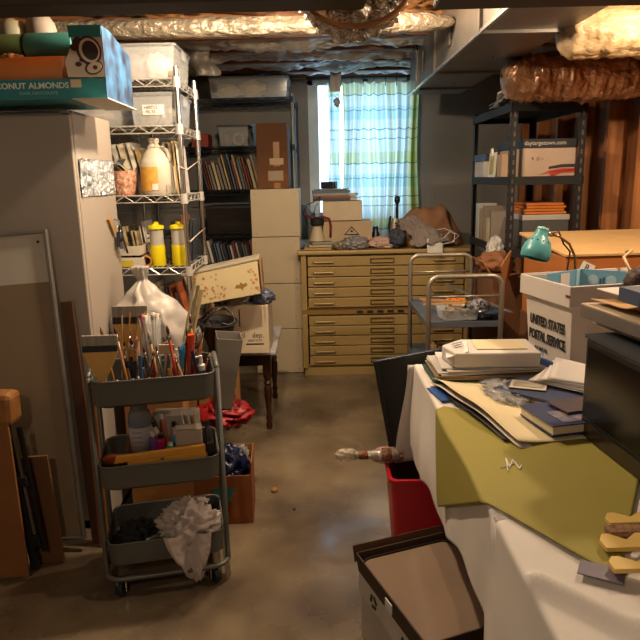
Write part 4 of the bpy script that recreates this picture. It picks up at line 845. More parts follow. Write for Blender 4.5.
for k in range(3):
    single('paint_stick', MB().bar(TW(.075+.012*k, .08, .72), TW(.165+.012*k, .12+.012*k, 1.085-.02*k), .018, .004), colmat(['#c8bc98', '#8f8466', '#b5a67c'][k]), ['cream paint stirring stick leaning far right out of the trolley', 'darker grey-brown stick in the middle of three leaning sticks', 'tan stick rightmost of the three leaning out of the trolley'][k], 'stick', group='long sticks leaning out of the trolley')
single('wood_spatula', MB().tube([TW(-.06, .0, .71), TW(-.055, .02, .90)], .011, 10), colmat('#b98c6a'), 'thick pinkish wooden handle standing behind the markers', 'tool', smooth=True)
t = thing('dark_jar', 'smoky jar of brushes at the middle rear left of the tray', 'jar', TW(-.075, .03, .705)); obj('jar_body', MB().lathe([(0, 0), (.035, 0), (.037, .1), (.034, .12), (.031, .12), (.033, .01), (0, .01)], 20), mat('smoky_glass', '#3c4048', .15, trans=.4), t, smooth='auto')
for k in range(3):
    t = thing('paint_bottle', ['small amber bottle with black cap at the tray front', 'small brown bottle right of centre at the tray front', 'small dark red bottle with white cap at the tray front'][k], 'bottle', TW([.055, .085, .005][k], -.095, .705), group='small bottles at the tray front')
    obj('bottle_body', MB().lathe([(0, 0), (.012, 0), (.013, .045), (.007, .055), (0, .055)], 12), colmat(['#9c7434', '#4e2c18', '#7a1f22'][k], .25), t, smooth='auto'); obj('cap', MB().lathe([(.009, .055), (.009, .073), (0, .073)], 12), [M_black, M_steel, M_paper][k], t, smooth='auto')
# middle tray
Z1 = .430
single('flat_carton', MB().box((0, 0, .011), (.36, .24, .022)), M_cardd, 'flat brown carton lining the middle tray under the bottles', 'box', TW(0, 0, .404), TLA)
t = thing('water_bottle', 'big clear bottle with white printed label in the middle tray', 'bottle', TW(-.068, .01, Z1))
obj('bottle_body', MB().lathe([(0, 0), (.038, 0), (.044, .008), (.044, .17), (.040, .195), (.032, .21), (.030, .22), (0, .22)], 24), mat('bottle_bluegrey', '#7b8590', .12, trans=.35), t, smooth='auto')
lb = obj('bottle_label', MB().lathe([(.0448, .06), (.0448, .150)], 24), mat('label_white', '#b3acb0', .6), t, smooth=True)
for k in range(4): obj('print_line', MB().box((.0, -.0455, .08+.018*k), (.035, .001, .003)), colmat('#77707c'), lb)
obj('cap', MB().lathe([(.030, .218), (.030, .236), (0, .238)], 18), mat('clear_cap', '#9aa3ab', .2, trans=.4), t, smooth='auto')
t = thing('folding_ruler', 'orange-yellow wooden tool bar lying along the front of the middle tray', 'tool', TW(-.01, -.112, Z1+.046), (0, -.04, TLA))
obj('upper_bar', MB().prism([(-.145, .0), (-.135, .024), (.17, .024), (.17, 0)], .018, Matrix(((1, 0, 0, 0), (0, 0, -1, .0), (0, 1, 0, .025), (0, 0, 0, 1)))), mat('ochre_wood', '#c98f30', .45, var=.12), t, bevel=.002)
obj('lower_bar', MB().box((.035, -.009, .002), (.27, .018, .045)), mat('ochre_wood'), t, bevel=.002) if False else obj('lower_bar', MB().box((.035, -.009, .002), (.27, .018, .045)), MATS['ochre_wood'], t, bevel=.002)
obj('pivot_pin', MB().lathe([(.006, -.02), (.006, .001), (0, .002)], 12, Matrix.Translation((.02, -.019, .022)) @ Matrix.Rotation(H2, 4, 'X')), M_steel, t)
single('orange_disc', MB().lathe([(0, 0), (.045, 0), (.048, .006), (.045, .014), (0, .018)], 24, Matrix.Rotation(-.9, 4, 'X')), colmat('#a84c20', .5), 'round orange-brown disc at the left end of the middle tray', 'disc', TW(-.155, -.075, Z1+.045), smooth=True)
single('wood_stick', MB().bar(TW(-.13, -.02, Z1), TW(-.10, .0, Z1+.14), .018, .012), colmat('#6e4a28'), 'brown stick leaning at the left of the clear bottle', 'stick')
for k, (c, nme, x, y, h, r) in enumerate([('#6a3c8c', 'purple', -.015, -.03, .11, .014), ('#b01c5c', 'magenta', .008, -.04, .10, .014), ('#1f7a3c', 'green', .03, -.07, .07, .014), ('#c9bba0', 'cream', .0, .02, .13, .010), ('#4a88b0', 'light blue', .055, -.03, .10, .012), ('#2a241f', 'black', .178, -.05, .13, .012), ('#7a3a26', 'rust', .02, .04, .14, .010), ('#8f7c60', 'tan', .045, .0, .12, .010)]):
    t = thing('paint_tube', '%s paint tube standing in the clutter of the middle tray' % nme, 'paint tube', TW(x, y, Z1+.03), (R.uniform(-.15, .15), R.uniform(-.2, .2), 0), 'paint tubes in the middle tray')
    r *= 1.25
    obj('tube_body', MB().lathe([(r*.3, -.028), (r*.3, 0), (r, .01), (r, h*.75), (r*.5, h*.85), (0, h*.86)], 12), colmat(c, .35), t, smooth='auto'); obj('cap', MB().lathe([(r*.6, h*.84), (r*.6, h), (0, h)], 10), colmat(['#d8d0c4', '#1c1c1c'][k % 2], .4), t, smooth='auto')
t = carton('small_carton', 'small white open carton at the right of the middle tray', TW(.105, -.045, Z1+.085), (.095, .06, .058), mat('small_white_carton', '#b5a898', .7), TLA)
t = carton('wooden_box', 'small reddish-tan lettered box under the white carton', TW(.105, -.055, Z1), (.10, .07, .083), mat('pinkish_box', '#a8754c', .7), TLA); obj('red_line', MB().box((.0, -.036, .068), (.05, .001, .007)).box((.0, -.036, .054), (.07, .001, .005)), colmat('#8c3a20'), t)
for k in range(3): single('small_stick', MB().bar(TW(.09+.02*k, -.03, Z1+.145), TW(.08+.024*k, -.01, Z1+.19), .004, .004), colmat('#b08a5c'), ['left thin stick standing on the white carton', 'middle thin stick standing on the white carton', 'right thin stick standing on the white carton'][k], 'stick', group='thin sticks at the white carton')
carton('clear_box', 'pale plastic box at the back right of the middle tray', TW(.06, .085, Z1), (.17, .08, .16), mat('pale_plastic_box', '#a7a19a', .4))
single('black_box', MB().box((0, 0, .05), (.022, .05, .11)), M_blackp, 'slim black box at the right end of the middle tray', 'box', TW(.178, -.105, Z1), TLA, bevel=.002)
# bottom tray
rg = MB().blob((.085, -.085, .205), (.20, .15, .17), .75, 2.6, 44, 64, 40, ridge=True)
def tail(u, v):
    w_ = .15*(1-v)**.8+.022; k = noise.noise(Vector((u*3, v*4, 1.3))); k2 = abs(noise.noise(Vector((u*6, v*5, 8.))))
    return (.075+.03*v+w_*(u-.5)+.01*k, -.168-.012*math.sin(u*9+v*3)*(1-.4*v)-.012*k2-.01*math.sin(PI*v), .215-.195*v+.02*k*v)
rg.grid(tail, 30, 30); rg.uv = None
rag = single('white_rag', rg, mat('pinkish_cloth', '#bdb0aa', .9, var=.08), 'pinkish-white crumpled rag hanging over the front of the bottom tray', 'cloth', (TLX, TLY, 0), TLA, smooth=True)
crumple('tool_pouch', 'dark crumpled bundle in the left of the bottom tray', TW(-.11, .0, .108), (.15, .18, .09), mat('dark_pouch', '#1c1d20', .7), 'bundle', 61)
t = thing('pliers', 'small grey metal tool lying in the bottom tray beside the rag', 'tool', TW(-.03, -.06, .155), TLA)
obj('grip', MB().tube([(-.09, -.02, 0), (-.03, 0, 0), (.05, .01, .01)], [.006, .008, .012], 8).tube([(-.09, .02, 0), (-.03, 0, 0)], .006, 8), M_steel, t, smooth=True)
single('dark_case', MB().box((0, 0, .02), (.2, .16, .04)), colmat('#15171c'), 'flat dark case on the bottom tray under the metal tool', 'case', TW(-.0, -.03, .106), TLA, bevel=.004)
# ------------------------------------------------------------------ stuff behind the trolley
t = carton('tall_brown_carton', 'plain brown carton on the floor behind the trolley at the cabinet', (-.735, 2.80, 0), (.26, .30, .66), M_card)
prof = [(0, 0), (.13, 0), (.158, .05), (.162, .14), (.156, .20), (.13, .25), (.085, .29), (.045, .335), (.022, .37), (.034, .40), (.038, .43), (0, .432)]
prof = [(r_, z_) for (ra, za), (rb_, zb) in zip(prof[:-1], prof[1:]) for r_, z_ in [(ra+(rb_-ra)*q/4, za+(zb-za)*q/4) for q in range(4)]]+[prof[-1]]
m = MB().lathe(prof, 72, sx=1.05, sy=.85)
m.v = [((1+.11*math.sin(7*math.atan2(a_[1], a_[0])+a_[2]*6)*min(1, a_[2]/.3))*a_[0], (1+.11*math.sin(7*math.atan2(a_[1], a_[0])+a_[2]*6)*min(1, a_[2]/.3))*a_[1], a_[2]) for a_ in m.v]
m.v = [tuple(Vector(p)+Vector((.02, 0, 0))*noise.noise(Vector(p)*14)+Vector((.012*noise.noise(Vector(p)*22), .02*noise.noise(Vector(p)*12+Vector((3, 0, 0))), .0))+Vector((.05*(1-p[2]/.44)-.04, 0, 0))) for p in m.v]
single('plastic_bag', m, M_whitebag, 'big translucent white plastic bag knotted at the top behind the trolley', 'bag', (-.742, 2.77, .664), smooth=True)
# red lidded bucket and grey bin
t = thing('bucket', 'pale bucket with translucent red lid right of the trolley', 'bucket', (-.475, 2.83, 0))
obj('bucket_body', MB().lathe([(0, 0), (.085, 0), (.105, .36), (.10, .36), (.08, .01), (0, .01)], 28), mat('pale_bucket', '#9c8f78', .45), t, smooth='auto')
obj('red_lid', MB().blob((0.02, 0, .385), (.25, .24, .11), .45, 3, 71, 48, 28, ridge=True), mat('red_film', '#9c161a', .4, var=.3), t, smooth=True)
t = thing('grey_bin', 'grey square tapered waste bin perched above the red lid', 'bin', (-.455, 2.80, .44), (0, .13, .2))
obj('bin_body', MB().tray((0, 0, 0), (.07, .12, .33), .004, .022), mat('grey_bin_plastic', '#77726a', .5, var=.2), t, bevel=.004)
obj('bin_label', MB().box((.048, -.02, .12), (.002, .05, .05)), M_cream, t)
# orange carton with blue bag
t = thing('orange_carton', 'open orange-brown carton with teal mark on the floor by the trolley', 'box', (-.435, 2.615, 0), math.radians(3))
obj('carton_body', MB().tray((0, 0, 0), (.245, .215, .225), .004), M_orangec, t, bevel=.002)
obj('flap', MB().box((.122, .0, .25), (.004, .21, .06), (0, .06, 0)), M_orangec, t); obj('flap', MB().box((0, .108, .25), (.24, .004, .055), (-.1, 0, 0)), M_card, t)
pr = [(-.01, -.01), (.03, -.012), (.028, .012), (.045, .035), (.05, .055), (.02, .052), (-.02, .058), (-.045, .056), (-.03, .03), (-.012, .018)]
obj('teal_mark', MB().prism(pr, .001, Matrix(((1, 0, 0, .0), (0, 0, -1, -.1085), (0, 1, 0, .115), (0, 0, 0, 1)))), colmat('#1f7a74'), t)
crumple('plastic_bag', 'dark blue shiny plastic bag stuffed in the orange carton', (-.445, 2.61, .145), (.20, .18, .20), M_bluebag, 'bag', 73, .55, 3.5)
crumple('plastic_bag', 'grey clear plastic bag behind the blue one in the orange carton', (-.375, 2.66, .165), (.10, .10, .15), mat('grey_clear_film', '#8f8e8c', .2, trans=.4), 'bag', 75)
# ------------------------------------------------------------------ side table with dark turned legs
t = thing('side_table', 'small dark table with turned legs and pale top behind the trolley', 'table', (-.615, 3.86, 0))
obj('tabletop', MB().box((0, 0, .478), (.72, .66, .022)), mat('pale_top', '#b0adb0', .35, var=.06), t, bevel=.006)
obj('top_cloth', MB().box((.12, -.15, .4915), (.42, .34, .004)), M_paper, t)
obj('apron', MB().box((0, -.28, .43), (.60, .02, .07)).box((0, .28, .43), (.60, .02, .07)).box((-.31, 0, .43), (.02, .56, .07)).box((.31, 0, .43), (.02, .56, .07)), M_mahog, t)
lp = [(.0, 0), (.016, 0), (.02, .02), (.013, .05), (.020, .07), (.013, .09), (.017, .14), (.022, .20), (.024, .25), (.016, .27), (.024, .285), (.016, .30), (.025, .32), (.025, .34)]
for sx in (-1, 1):
    for sy in (-1, 1):
        obj('leg', MB().lathe(lp, 18, Matrix.Translation((sx*.30, sy*.27, 0))).box((sx*.30, sy*.27, .403), (.048, .048, .128)), M_mahog, t, smooth='auto')
t = thing('printed_carton', 'white carton with handwritten black letters on the side table', 'box', (-.435, 3.62, .494), math.radians(-1))
M_wc = mat('cream_white_carton', '#c6b69c', .7, var=.05)
obj('carton_body', MB().box((0, 0, .1375), (.30, .28, .275)), M_wc, t, bevel=.004)
text('handwriting', 'alcohol', .044, M_ink, t, (-.085, -.1405, .092), (H2, 0, 0), .8); text('handwriting', 'dep.', .044, M_ink, t, (.055, -.1405, .092), (H2, 0, 0), .9)
text('small_print', 'KEEP FLAT', .018, M_ink, t, (.03, -.1405, .070), (H2, 0, 0)); obj('print_bar', MB().box((.07, -.1405, .055), (.10, .001, .008)), M_ink, t); obj('print_badge', MB().lathe([(.0, 0), (.024, 0), (.024, .001), (0, .001)], 16, Matrix.Translation((-.035, -.1400, .062)) @ Matrix.Rotation(H2, 4, 'X'), sx=1, sy=.45), M_ink, t)
obj('hand_slot', MB().box((-.01, -.1405, .205), (.006, .001, .10)), M_black, t)
crumple('cloth_rag', 'crumpled white and dark cloth pinched between the two cartons', (-.50, 3.56, .768), (.20, .16, .08), mat('mixed_rag', '#b9b4b0', .8, col2='#23242a', scale=12), 'cloth', 81)
crumple('plastic_bag', 'blue-grey bag squeezed out right under the flowered box', (-.325, 3.57, .768), (.13, .16, .09), mat('bluegrey_bag', '#5c6378', .3), 'bag', 83)
t = thing('flowered_box', 'long cream box with pink flower print tilted on the white carton', 'box', (-.467, 3.395, .838), (0, -.155, math.radians(2)))
t.scale = (.94, .70, .94)
M_fl = mat('cream_flower_card', '#c9ba90', .6, var=.06)
b = obj('box_body', MB().prism([(-.20, 0), (.165, 0), (.185, .19), (-.235, .175)], .22, Matrix(((1, 0, 0, 0), (0, 0, -1, .11), (0, 1, 0, 0), (0, 0, 0, 1)))), M_fl, t, bevel=.003)
fl = [colmat('#b06a58'), colmat('#c08a70'), colmat('#a87c4a')]
for gk, (xa, xb) in enumerate([(-.20, -.02), (.12, .16)]):
    for k in range(40 if gk == 0 else 12):
        x, z = R.uniform(xa, xb), R.uniform(.015, .155); s_ = R.uniform(.006, .012)
        P = [(x+s_*math.cos(a)*(1 if q % 2 else .5), z+s_*math.sin(a)*(1 if q % 2 else .5)) for q, a in enumerate([2*PI*q/10 for q in range(10)])]
        obj('flower_print', MB().prism(P, .0006, Matrix(((1, 0, 0, 0), (0, 0, -1, -.1102), (0, 1, 0, 0), (0, 0, 0, 1)))), fl[k % 3], b)
P = [(.03, .055), (.045, .075), (.06, .07), (.07, .085), (.082, .07), (.10, .078), (.105, .06), (.08, .05), (.072, .035), (.062, .05)]
obj('moth_print', MB().prism(P, .0006, Matrix(((1, 0, 0, 0), (0, 0, -1, -.1102), (0, 1, 0, 0), (0, 0, 0, 1)))), colmat('#8f6a34'), b)
obj('box_lid', MB().box((-.025, 0, .19), (.44, .235, .014), (0, -.035, 0)), mat('lid_greycream', '#b5ab96', .5), t, bevel=.003)
obj('end_panel', MB().box((.192, 0, .10), (.004, .21, .17), (0, .11, 0)), M_card, t)
# ------------------------------------------------------------------ carton with black funnel shade
t = thing('flap_carton', 'brown open-flapped carton behind the trolley holding a black shade', 'box', (-.515, 3.09, 0), .0)
obj('carton_body', MB().tray((0, 0, 0), (.18, .20, .58), .004), M_card, t, bevel=.003)
obj('flap', MB().box((-.092, 0, .61), (.004, .19, .07), (0, -.2, 0)), M_card, t); obj('flap', MB().box((.092, 0, .60), (.004, .19, .05), (0, .3, 0)), M_card, t); obj('flap', MB().box((0, -.118, .60), (.18, .004, .06), (.6, 0, 0)), M_card, t)
t = thing('black_funnel', 'black funnel-shaped shade with cord sitting in the flapped carton', 'shade', (-.512, 3.08, .575), (.12, .05, 0))
obj('funnel_body', MB().lathe([(.02, 0), (.03, .02), (.085, .18), (.098, .205), (.094, .205), (.08, .18), (.026, .02), (.015, .0)], 32), mat('black_shade', '#17130f', .45), t, smooth='auto')
obj('funnel_rim', MB().tube([(.096*math.cos(2*PI*k/32), .096*math.sin(2*PI*k/32), .206) for k in range(32)], .004, 6, closed=True), M_black, t, smooth=True)
obj('cord', MB().tube([(-.06, -.04, .21), (-.02, .0, .25), (.03, .03, .27), (.07, .02, .24), (.09, -.01, .21), (.06, -.04, .20), (.0, -.05, .225)], .005, 6).tube([(-.08, .02, .21), (-.03, .04, .26), (.04, .05, .25)], .005, 6), M_blackp, t, smooth=True)
# floor debris
single('paper_crumb', MB().blob((0, 0, .007), (.03, .04, .02), .5, 3, 90, 14, 10, ridge=True), M_card, 'small brown curled scrap on the floor right of the orange carton', 'scrap', (-.235, 2.80, .0), smooth=True)
single('floor_speck', MB().blob((0, 0, .003), (.012, .014, .008), .4, 3, 91, 12, 8), M_black, 'tiny black speck on the open floor', 'scrap', (-.135, 2.62, .0), smooth=True)
# ================================================================== TABLE AND FOREGROUND RIGHT
TX0, TX1, TY0, TY1, TT = .36, 1.55, .30, 2.33, .745
t = thing('work_table', 'long work table hidden under a white cloth at the right', 'table', ((TX0+TX1)/2, (TY0+TY1)/2, 0))
obj('tabletop', MB().box((0, 0, TT-.02), (TX1-TX0, TY1-TY0, .035)), M_lightwood, t, bevel=.004)
for sx in (-1, 1):
    for sy in (-1, 1): obj('leg', MB().box((sx*.48, sy*.84, .3525), (.05, .05, .705)), M_steel, t)
# cloth: top, left drape, far drape
def hem(y):
    if y > 1.24: return .40+.12*(2.33-y)/1.1+.02*math.sin(y*14)
    return max(.12, .52-(1.24-y)*9) if y > 1.19 else .12
def tc_(u, v):
    y = TY0-.01+(TY1-TY0+.02)*v
    drop = TT-hem(y)
    s = u*(drop+1.2)
    if s < drop:   # hanging part
        h = drop-s; f = .5-.5*math.cos(PI*min(1, h/.3))
        wv = .006*math.sin(y*13+1)+.003*math.sin(y*29)+.008*noise.noise(Vector((y*3, h*3, 0)))
        return (TX0-.006-.014*f-wv*f, y, TT-h+.001)
    x = TX0-.006+(s-drop)
    k = noise.noise(Vector((x*3, y*3, 4.4)))
    z = TT+.005+.004*max(0, k)+.002*math.sin(y*9+x*5)
    for (ax, ay, bx, by, hh, ww) in ((.37, .985, .50, .83, .028, .022), (.50, .845, .86, .90, .014, .03)):
        tt = max(0, min(1, ((x-ax)*(bx-ax)+(y-ay)*(by-ay))/((bx-ax)**2+(by-ay)**2))); dd = math.hypot(x-ax-tt*(bx-ax), y-ay-tt*(by-ay))
        z += hh*math.exp(-(dd/ww)**2)
    return (min(x, TX1+.005), y, z)
cl = single('tablecloth', MB().grid(tc_, 230, 230), M_cloth, 'white sheet used as tablecloth on the right work table, hanging off its left edge', 'tablecloth', smooth=True, solid=.002)
def fd(u, v):
    x = TX0-.03+1.2*u; h = .42*v*(1-.55*u)+.001
    return (x-.05*v*(1-u)*math.sin(v*2.2)*(1 if u < .12 else 0)*(1-u/.12 if u < .12 else 0), TY1+.008+.03*v+.012*math.sin(x*22)*v, TT+.004-h)
obj('end_drape', MB().grid(fd, 80, 20), M_cloth, cl, smooth=True, solid=.002)
TS = TT+.012
# olive sheet: corner folded over the left edge
def ol(u, v):
    # flat parallelogram on the table; local coords -> world, then bend at the table edge
    A = Vector((.17, 1.66)); B = Vector((.51, .985)); Cc = Vector((.80, 1.48)); D = Vector((.375, 1.86))
    A = Vector((.125, 1.655)); p = A*(1-u)*(1-v)+D*(1-u)*v+Cc*u*v+B*u*(1-v)
    x, y = p
    xe = TX0-.010
    if x < xe:
        h = xe-x; return (xe-.005-.020*min(1, h/.2)-.003*math.sin(y*12), y, TS-h)
    e = x-xe
    return (x, y, TS+.003-.004*math.exp(-e*30)+.003*max(0, noise.noise(Vector((x*4, y*4, 2)))))
ov = single('olive_paper', MB().grid(ol, 90, 60), M_olive, 'large olive-green paper sheet folded over the table edge', 'paper', smooth=True, solid=.0012)
g = MB()
for (a, b_) in [((.437, 1.40), (.452, 1.47)), ((.452, 1.47), (.447, 1.42)), ((.447, 1.42), (.466, 1.46)), ((.466, 1.46), (.468, 1.41)), ((.468, 1.41), (.478, 1.43)), ((.425, 1.42), (.47, 1.445))]:
    g.tube([(a[0], a[1], TS+.0065), (b_[0], b_[1], TS+.0065)], .0014, 5)
obj('white_scribble', g, M_paper, ov)
# cream drawing paper
def cp(u, v):
    A = Vector((.375, 2.08)); B = Vector((.505, 1.54)); Cc = Vector((.80, 1.60)); D = Vector((.74, 2.08))
    p = A*(1-u)*(1-v)+D*u*(1-v)+Cc*u*v+B*(1-u)*v
    lift = .035*(1-u)**6+.004
    return (p.x-.01*math.sin(v*PI)*(1-u)**4, p.y, TS+.006+lift*(.4+.6*v*(1-v)*4)+.003*math.sin(v*12)*(1-u)**3)
single('drawing_paper', MB().grid(cp, 40, 40), M_cream, 'large cream drawing sheet with curled left edge on the table', 'paper', smooth=True, solid=.001)
def cp2(u, v):
    x, y, z = cp(u, v); return (x-.012+.01*v, y-.012, max(TS+.004, z-.012))
single('sketch_paper', MB().grid(cp2, 30, 30), mat('white_sheet_back', '#cfc9c0', .7), 'white sheet just beneath the curled cream drawing paper', 'paper', smooth=True, solid=.001)
single('black_strip', MB().grid(lambda u, v: (.392+.085*v+.018*u, 1.93-.36*v, TS+.010+.008*math.sin(PI*v)), 4, 20), M_ink, 'black ribbon-like strip under the curled cream sheet', 'strip', smooth=True, solid=.001)
single('blue_paper', MB().box((0, 0, .003), (.09, .13, .004)), colmat('#1f4f94'), 'small blue paper peeking out left of the cream sheet', 'paper', (.407, 1.97, TS+.0), .2)
# stack of papers and thick white parcel at the far left corner of the table
cols = ['#6d655c', '#a89c8c', '#bcb4ab', '#c8c2ba', '#334a40', '#cfc8c0']
for k, (x0, y0, W, D, h, c, a, lb) in enumerate([(.58, 2.17, .40, .22, .012, '#2f4238', .02, 'dark green folder at the bottom of the far table stack'), (.585, 2.165, .40, .23, .014, '#8f7c60', -.03, 'tan pad second in the far table stack'), (.575, 2.17, .38, .22, .010, '#b7b0a8', .05, 'grey-white papers third in the far table stack'), (.60, 2.165, .38, .21, .008, '#cbc5bf', -.02, 'white papers fourth in the far table stack')]):
    z = TS+.006+[0, .014, .030, .042][k]
    sheetstack('paper_stack', lb, (x0, y0, z), (W, D, h), [c], a, n=2, cat='papers')
t = thing('white_parcel', 'thick white wedge-shaped parcel on top of the far table stack', 'parcel', (.59, 2.15, TS+.058), -.05)
obj('parcel_body', MB().prism([(-.135, -.09), (-.165, .02), (-.09, .10), (.15, .10), (.15, -.09)], .052), mat('parcel_white', '#c8c1ba', .6, var=.03), t, bevel=.006)
obj('printed_flap', MB().grid(lambda u, v: (-.165+.075*u+.02*v, -.085+.15*v, .054+.002*u-.02*(1-u)), 6, 6), M_paper, t, solid=.001)
for k in range(3): obj('printed_line', MB().box((-.115, -.02+.025*k, .055), (.045, .005, .001), (0, -.2, .1)), colmat('#55607a'), t)
obj('loose_sheet', MB().box((.03, .01, .0545), (.17, .12, .002)), M_cream, t)
# mail pile in the middle
def mail(name, label, loc, W, D, h, c, rot, cat='papers', **k): return single(name, MB().box((0, 0, h/2), (W, D, h)), colmat(c), label, cat, loc, rot, bevel=.001, **k)
mail('magazine', 'grey magazine lying flat at the bottom of the mail pile', (.70, 1.93, TS+.014), .20, .26, .010, '#77706e', (0, 0, .5))
mail('magazine', 'dark blue glossy magazine in the mail pile', (.69, 1.90, TS+.026), .17, .24, .008, '#2a3350', (0, 0, .75))
t = mail('postcard', 'cream postcard with printed picture on the mail pile', (.655, 1.93, TS+.037), .11, .08, .003, '#b5aa98', (0, 0, -.4)); obj('picture', MB().box((0, 0, .004), (.09, .05, .001)), colmat('#8d8776'), t)
for k in range(5):
    def en(u, v, k=k):
        a = .25+.26*k
        return (-.02+.11*u*math.cos(a*.5), -.10+.18*v-.015*k, .008+.08*u*math.sin(a*.5)*(.6+.4*v)+.005*k)
    single('envelope', MB().grid(en, 8, 8), colmat(['#b6aea6', '#c9c2ba', '#a9a4a8', '#cdc8c2', '#bab2ac'][k]), ['lowest fanned envelope on the mail pile', 'second fanned envelope from the bottom of the mail pile', 'greyish middle envelope fanned on the mail pile', 'bright fanned envelope second from the top of the mail', 'topmost fanned envelope on the mail pile'][k], 'envelope', (.735, 1.92, TS+.036), .75+.05*k, 'fanned envelopes on the table', solid=.0015, smooth=True)
mail('blue_folder', 'blue folder edge sticking up beside the postal tub', (.765, 1.97, TS+.07), .13, .01, .022, '#2c4a8c', (.3, .25, -.7))
crumple('cellophane', 'crumpled clear cellophane on the cream drawing paper', (.585, 1.94, TS+.014), (.12, .24, .022), mat('cellophane', '#dcdadc', .06, trans=.85, ior=1.1, bump=.8, bscale=30), 'plastic', 41, .7, 4)
t = thing('blue_book', 'dark blue covered thick book on the cream drawing paper', 'book', (.655, 1.665, TS+.016), .22)
obj('cover', MB().box((0, 0, .003), (.145, .165, .003)).box((0, 0, .030), (.15, .17, .003)), colmat('#252f55'), t, bevel=.001)
obj('pages', MB().box((0, 0, .0165), (.14, .16, .023)), mat('book_pages', '#c9bfa6'), t)
obj('cover_picture', MB().box((.01, -.03, .0325), (.09, .08, .001)), mat('cover_art', '#46507a', .3, col2='#8a7c74', scale=40), t)
mail('brochure', 'dark brochure lying across the blue book', (.715, 1.70, TS+.054), .13, .09, .004, '#3b2c34', (0, .0, .3))
# ------------------------------------------------------------------ postal tub
t = thing('postal_tub', 'white corrugated mail tub lettered UNITED STATES POSTAL SERVICE', 'tub', (.978, 2.19, TS), math.radians(12))
PW, PD, PH = .42, .29, .335
M_pt = mat('white_corrugated', '#b9b1ab', .5, var=.04)
obj('tub_body', MB().tray((0, 0, 0), (PW-.05, PD-.04, PH), .005, .022), M_pt, t, bevel=.004)
rim = MB(); zr = PH-.05
for sx in (-1, 1): rim.box((sx*(PW/2+.006), 0, PH-.03), (.010, PD+.02, .07))
for sy in (-1, 1): rim.box((0, sy*(PD/2+.006), PH-.03), (PW+.02, .010, .07))
obj('rim_band', rim, M_pt, t, bevel=.003)
tl = math.atan2(.022, PH)
def ptext(n, s, sz, y, z, b=.0): 
    return text(n, s, sz, M_ink, t, (-PW/2+.0225-.0656*z-.0015, y, z), (H2, 0, -H2), .64, .0006, bold=b)
ptext('tub_lettering', 'UNITED STATES', .047, .110, .170, .0016); ptext('tub_lettering', 'POSTAL SERVICE', .047, .118, .115, .0016)
ptext('tub_small_lettering', 'FLAT MAIL TUB', .018, .08, .078, .0003)
obj('blue_rule', MB().box((-PW/2+.02, -.04, .028), (.002, .12, .006)), colmat('#31558c'), t)
obj('recycle_mark', MB().lathe([(.007, 0), (.011, 0), (.011, .001), (.007, .001)], 3, Matrix.Translation((-PW/2+.0205, .122, .045)) @ Matrix.Rotation(-H2, 4, 'Y')), M_ink, t)
obj('hand_slot', MB().box((-PW/2-.012, -.145, PH-.028), (.003, .022, .008)), colmat('#5a1c1c'), t)
obj('hand_slot', MB().box((0, -PD/2-.0125, PH-.03), (.09, .003, .02)), M_black, t)
# blue carton in the tub
t = thing('blue_carton', 'light blue printed carton card standing folded open inside the mail tub', 'box', (.94, 2.28, TS+.014))
M_sky = mat('sky_carton', '#6fa6c2', .5, var=.05)
def panel(nm, p, q, hgt):
    d_ = Vector(q)-Vector(p); L_ = d_.length; ang_ = math.atan2(d_.y, d_.x)
    o = obj(nm, MB().box((L_/2, 0, hgt/2), (L_, .004, hgt)), M_sky, t, loc=(p[0], p[1], 0), rot=(0, 0, ang_)); return o, L_
lp_, L1 = panel('left_panel', (-.155, -.10), (0, 0), .34); rp_, L2 = panel('back_panel', (0, 0), (.125, -.085), .34)
lg = obj('white_label', MB().box((.095, -.003, .305), (.05, .002, .055)), M_paper, lp_); obj('pale_stripe', MB().box((.168, -.003, .30), (.02, .002, .08)), colmat('#9ccbe0'), lp_)
for x_ in (.045, .105): obj('pale_figure', MB().lathe([(0, 0), (.018, 0), (.018, .001), (0, .001)], 20, Matrix.Translation((x_, -.0022, .305)) @ Matrix.Rotation(H2, 4, 'X')), colmat('#a9c9d6'), rp_)
obj('barcode', MB().box((.07, -.003, .295), (.006, .002, .03)).box((.08, -.003, .298), (.004, .002, .035)), colmat('#31506c'), rp_)
# ------------------------------------------------------------------ desk lamp
t = thing('desk_lamp', 'teal clamp desk lamp with dome shade rising behind the mail tub', 'lamp', (.825, 2.40, 1.188))
tm = Matrix.Rotation(.30, 4, 'Y') @ Matrix.Rotation(-.15, 4, 'X')
sh = obj('lamp_shade', MB().lathe([(.012, .058), (.024, .055), (.025, .034), (.036, .022), (.049, -.002), (.055, -.028), (.054, -.046), (.048, -.054), (.045, -.053), (.050, -.045), (.051, -.028), (.045, -.002), (.03, .018), (0, .022)], 32, tm), M_teal, t, smooth='auto')
for k in range(12):
    a = 2*PI*k/12; obj('vent_hole', MB().lathe([(.0035, 0), (.0035, .001), (0, .001)], 8, tm @ Matrix.Translation((.041*math.cos(a), .041*math.sin(a), .0125)) @ Euler((0, math.radians(58), a)).to_matrix().to_4x4()), M_black, sh)
obj('shade_cap', MB().lathe([(.022, .058), (.020, .066), (.010, .068), (.009, .063), (.006, .063), (.005, .070), (0, .071)], 24, tm), mat('pale_teal', '#8fc4bb', .3), t, smooth='auto')
obj('swivel', MB().tube([(.022, 0, .045), (.052, 0, .035)], .008, 10), M_chrome, t, smooth=True)
obj('gooseneck', MB().tube([(.05, 0, .036), (.075, .0, .03), (.12, .01, .0), (.145, .01, -.05), (.15, .01, -.12), (.152, .012, -.46)], .005, 8), mat('brass_arm', '#8f6f48', .35, .7), t, smooth=True)
obj('cord', MB().tube([(.05, .01, .04), (.08, .015, .045), (.10, .015, .0), (.125, .01, -.03), (.115, .0, -.09), (.12, .02, -.42)], .0035, 6), mat('brown_cord', '#4a2a1a', .5), t, smooth=True)
obj('clamp_base', MB().box((.15, .0, -.445), (.07, .07, .05)), M_teal, t, bevel=.006)
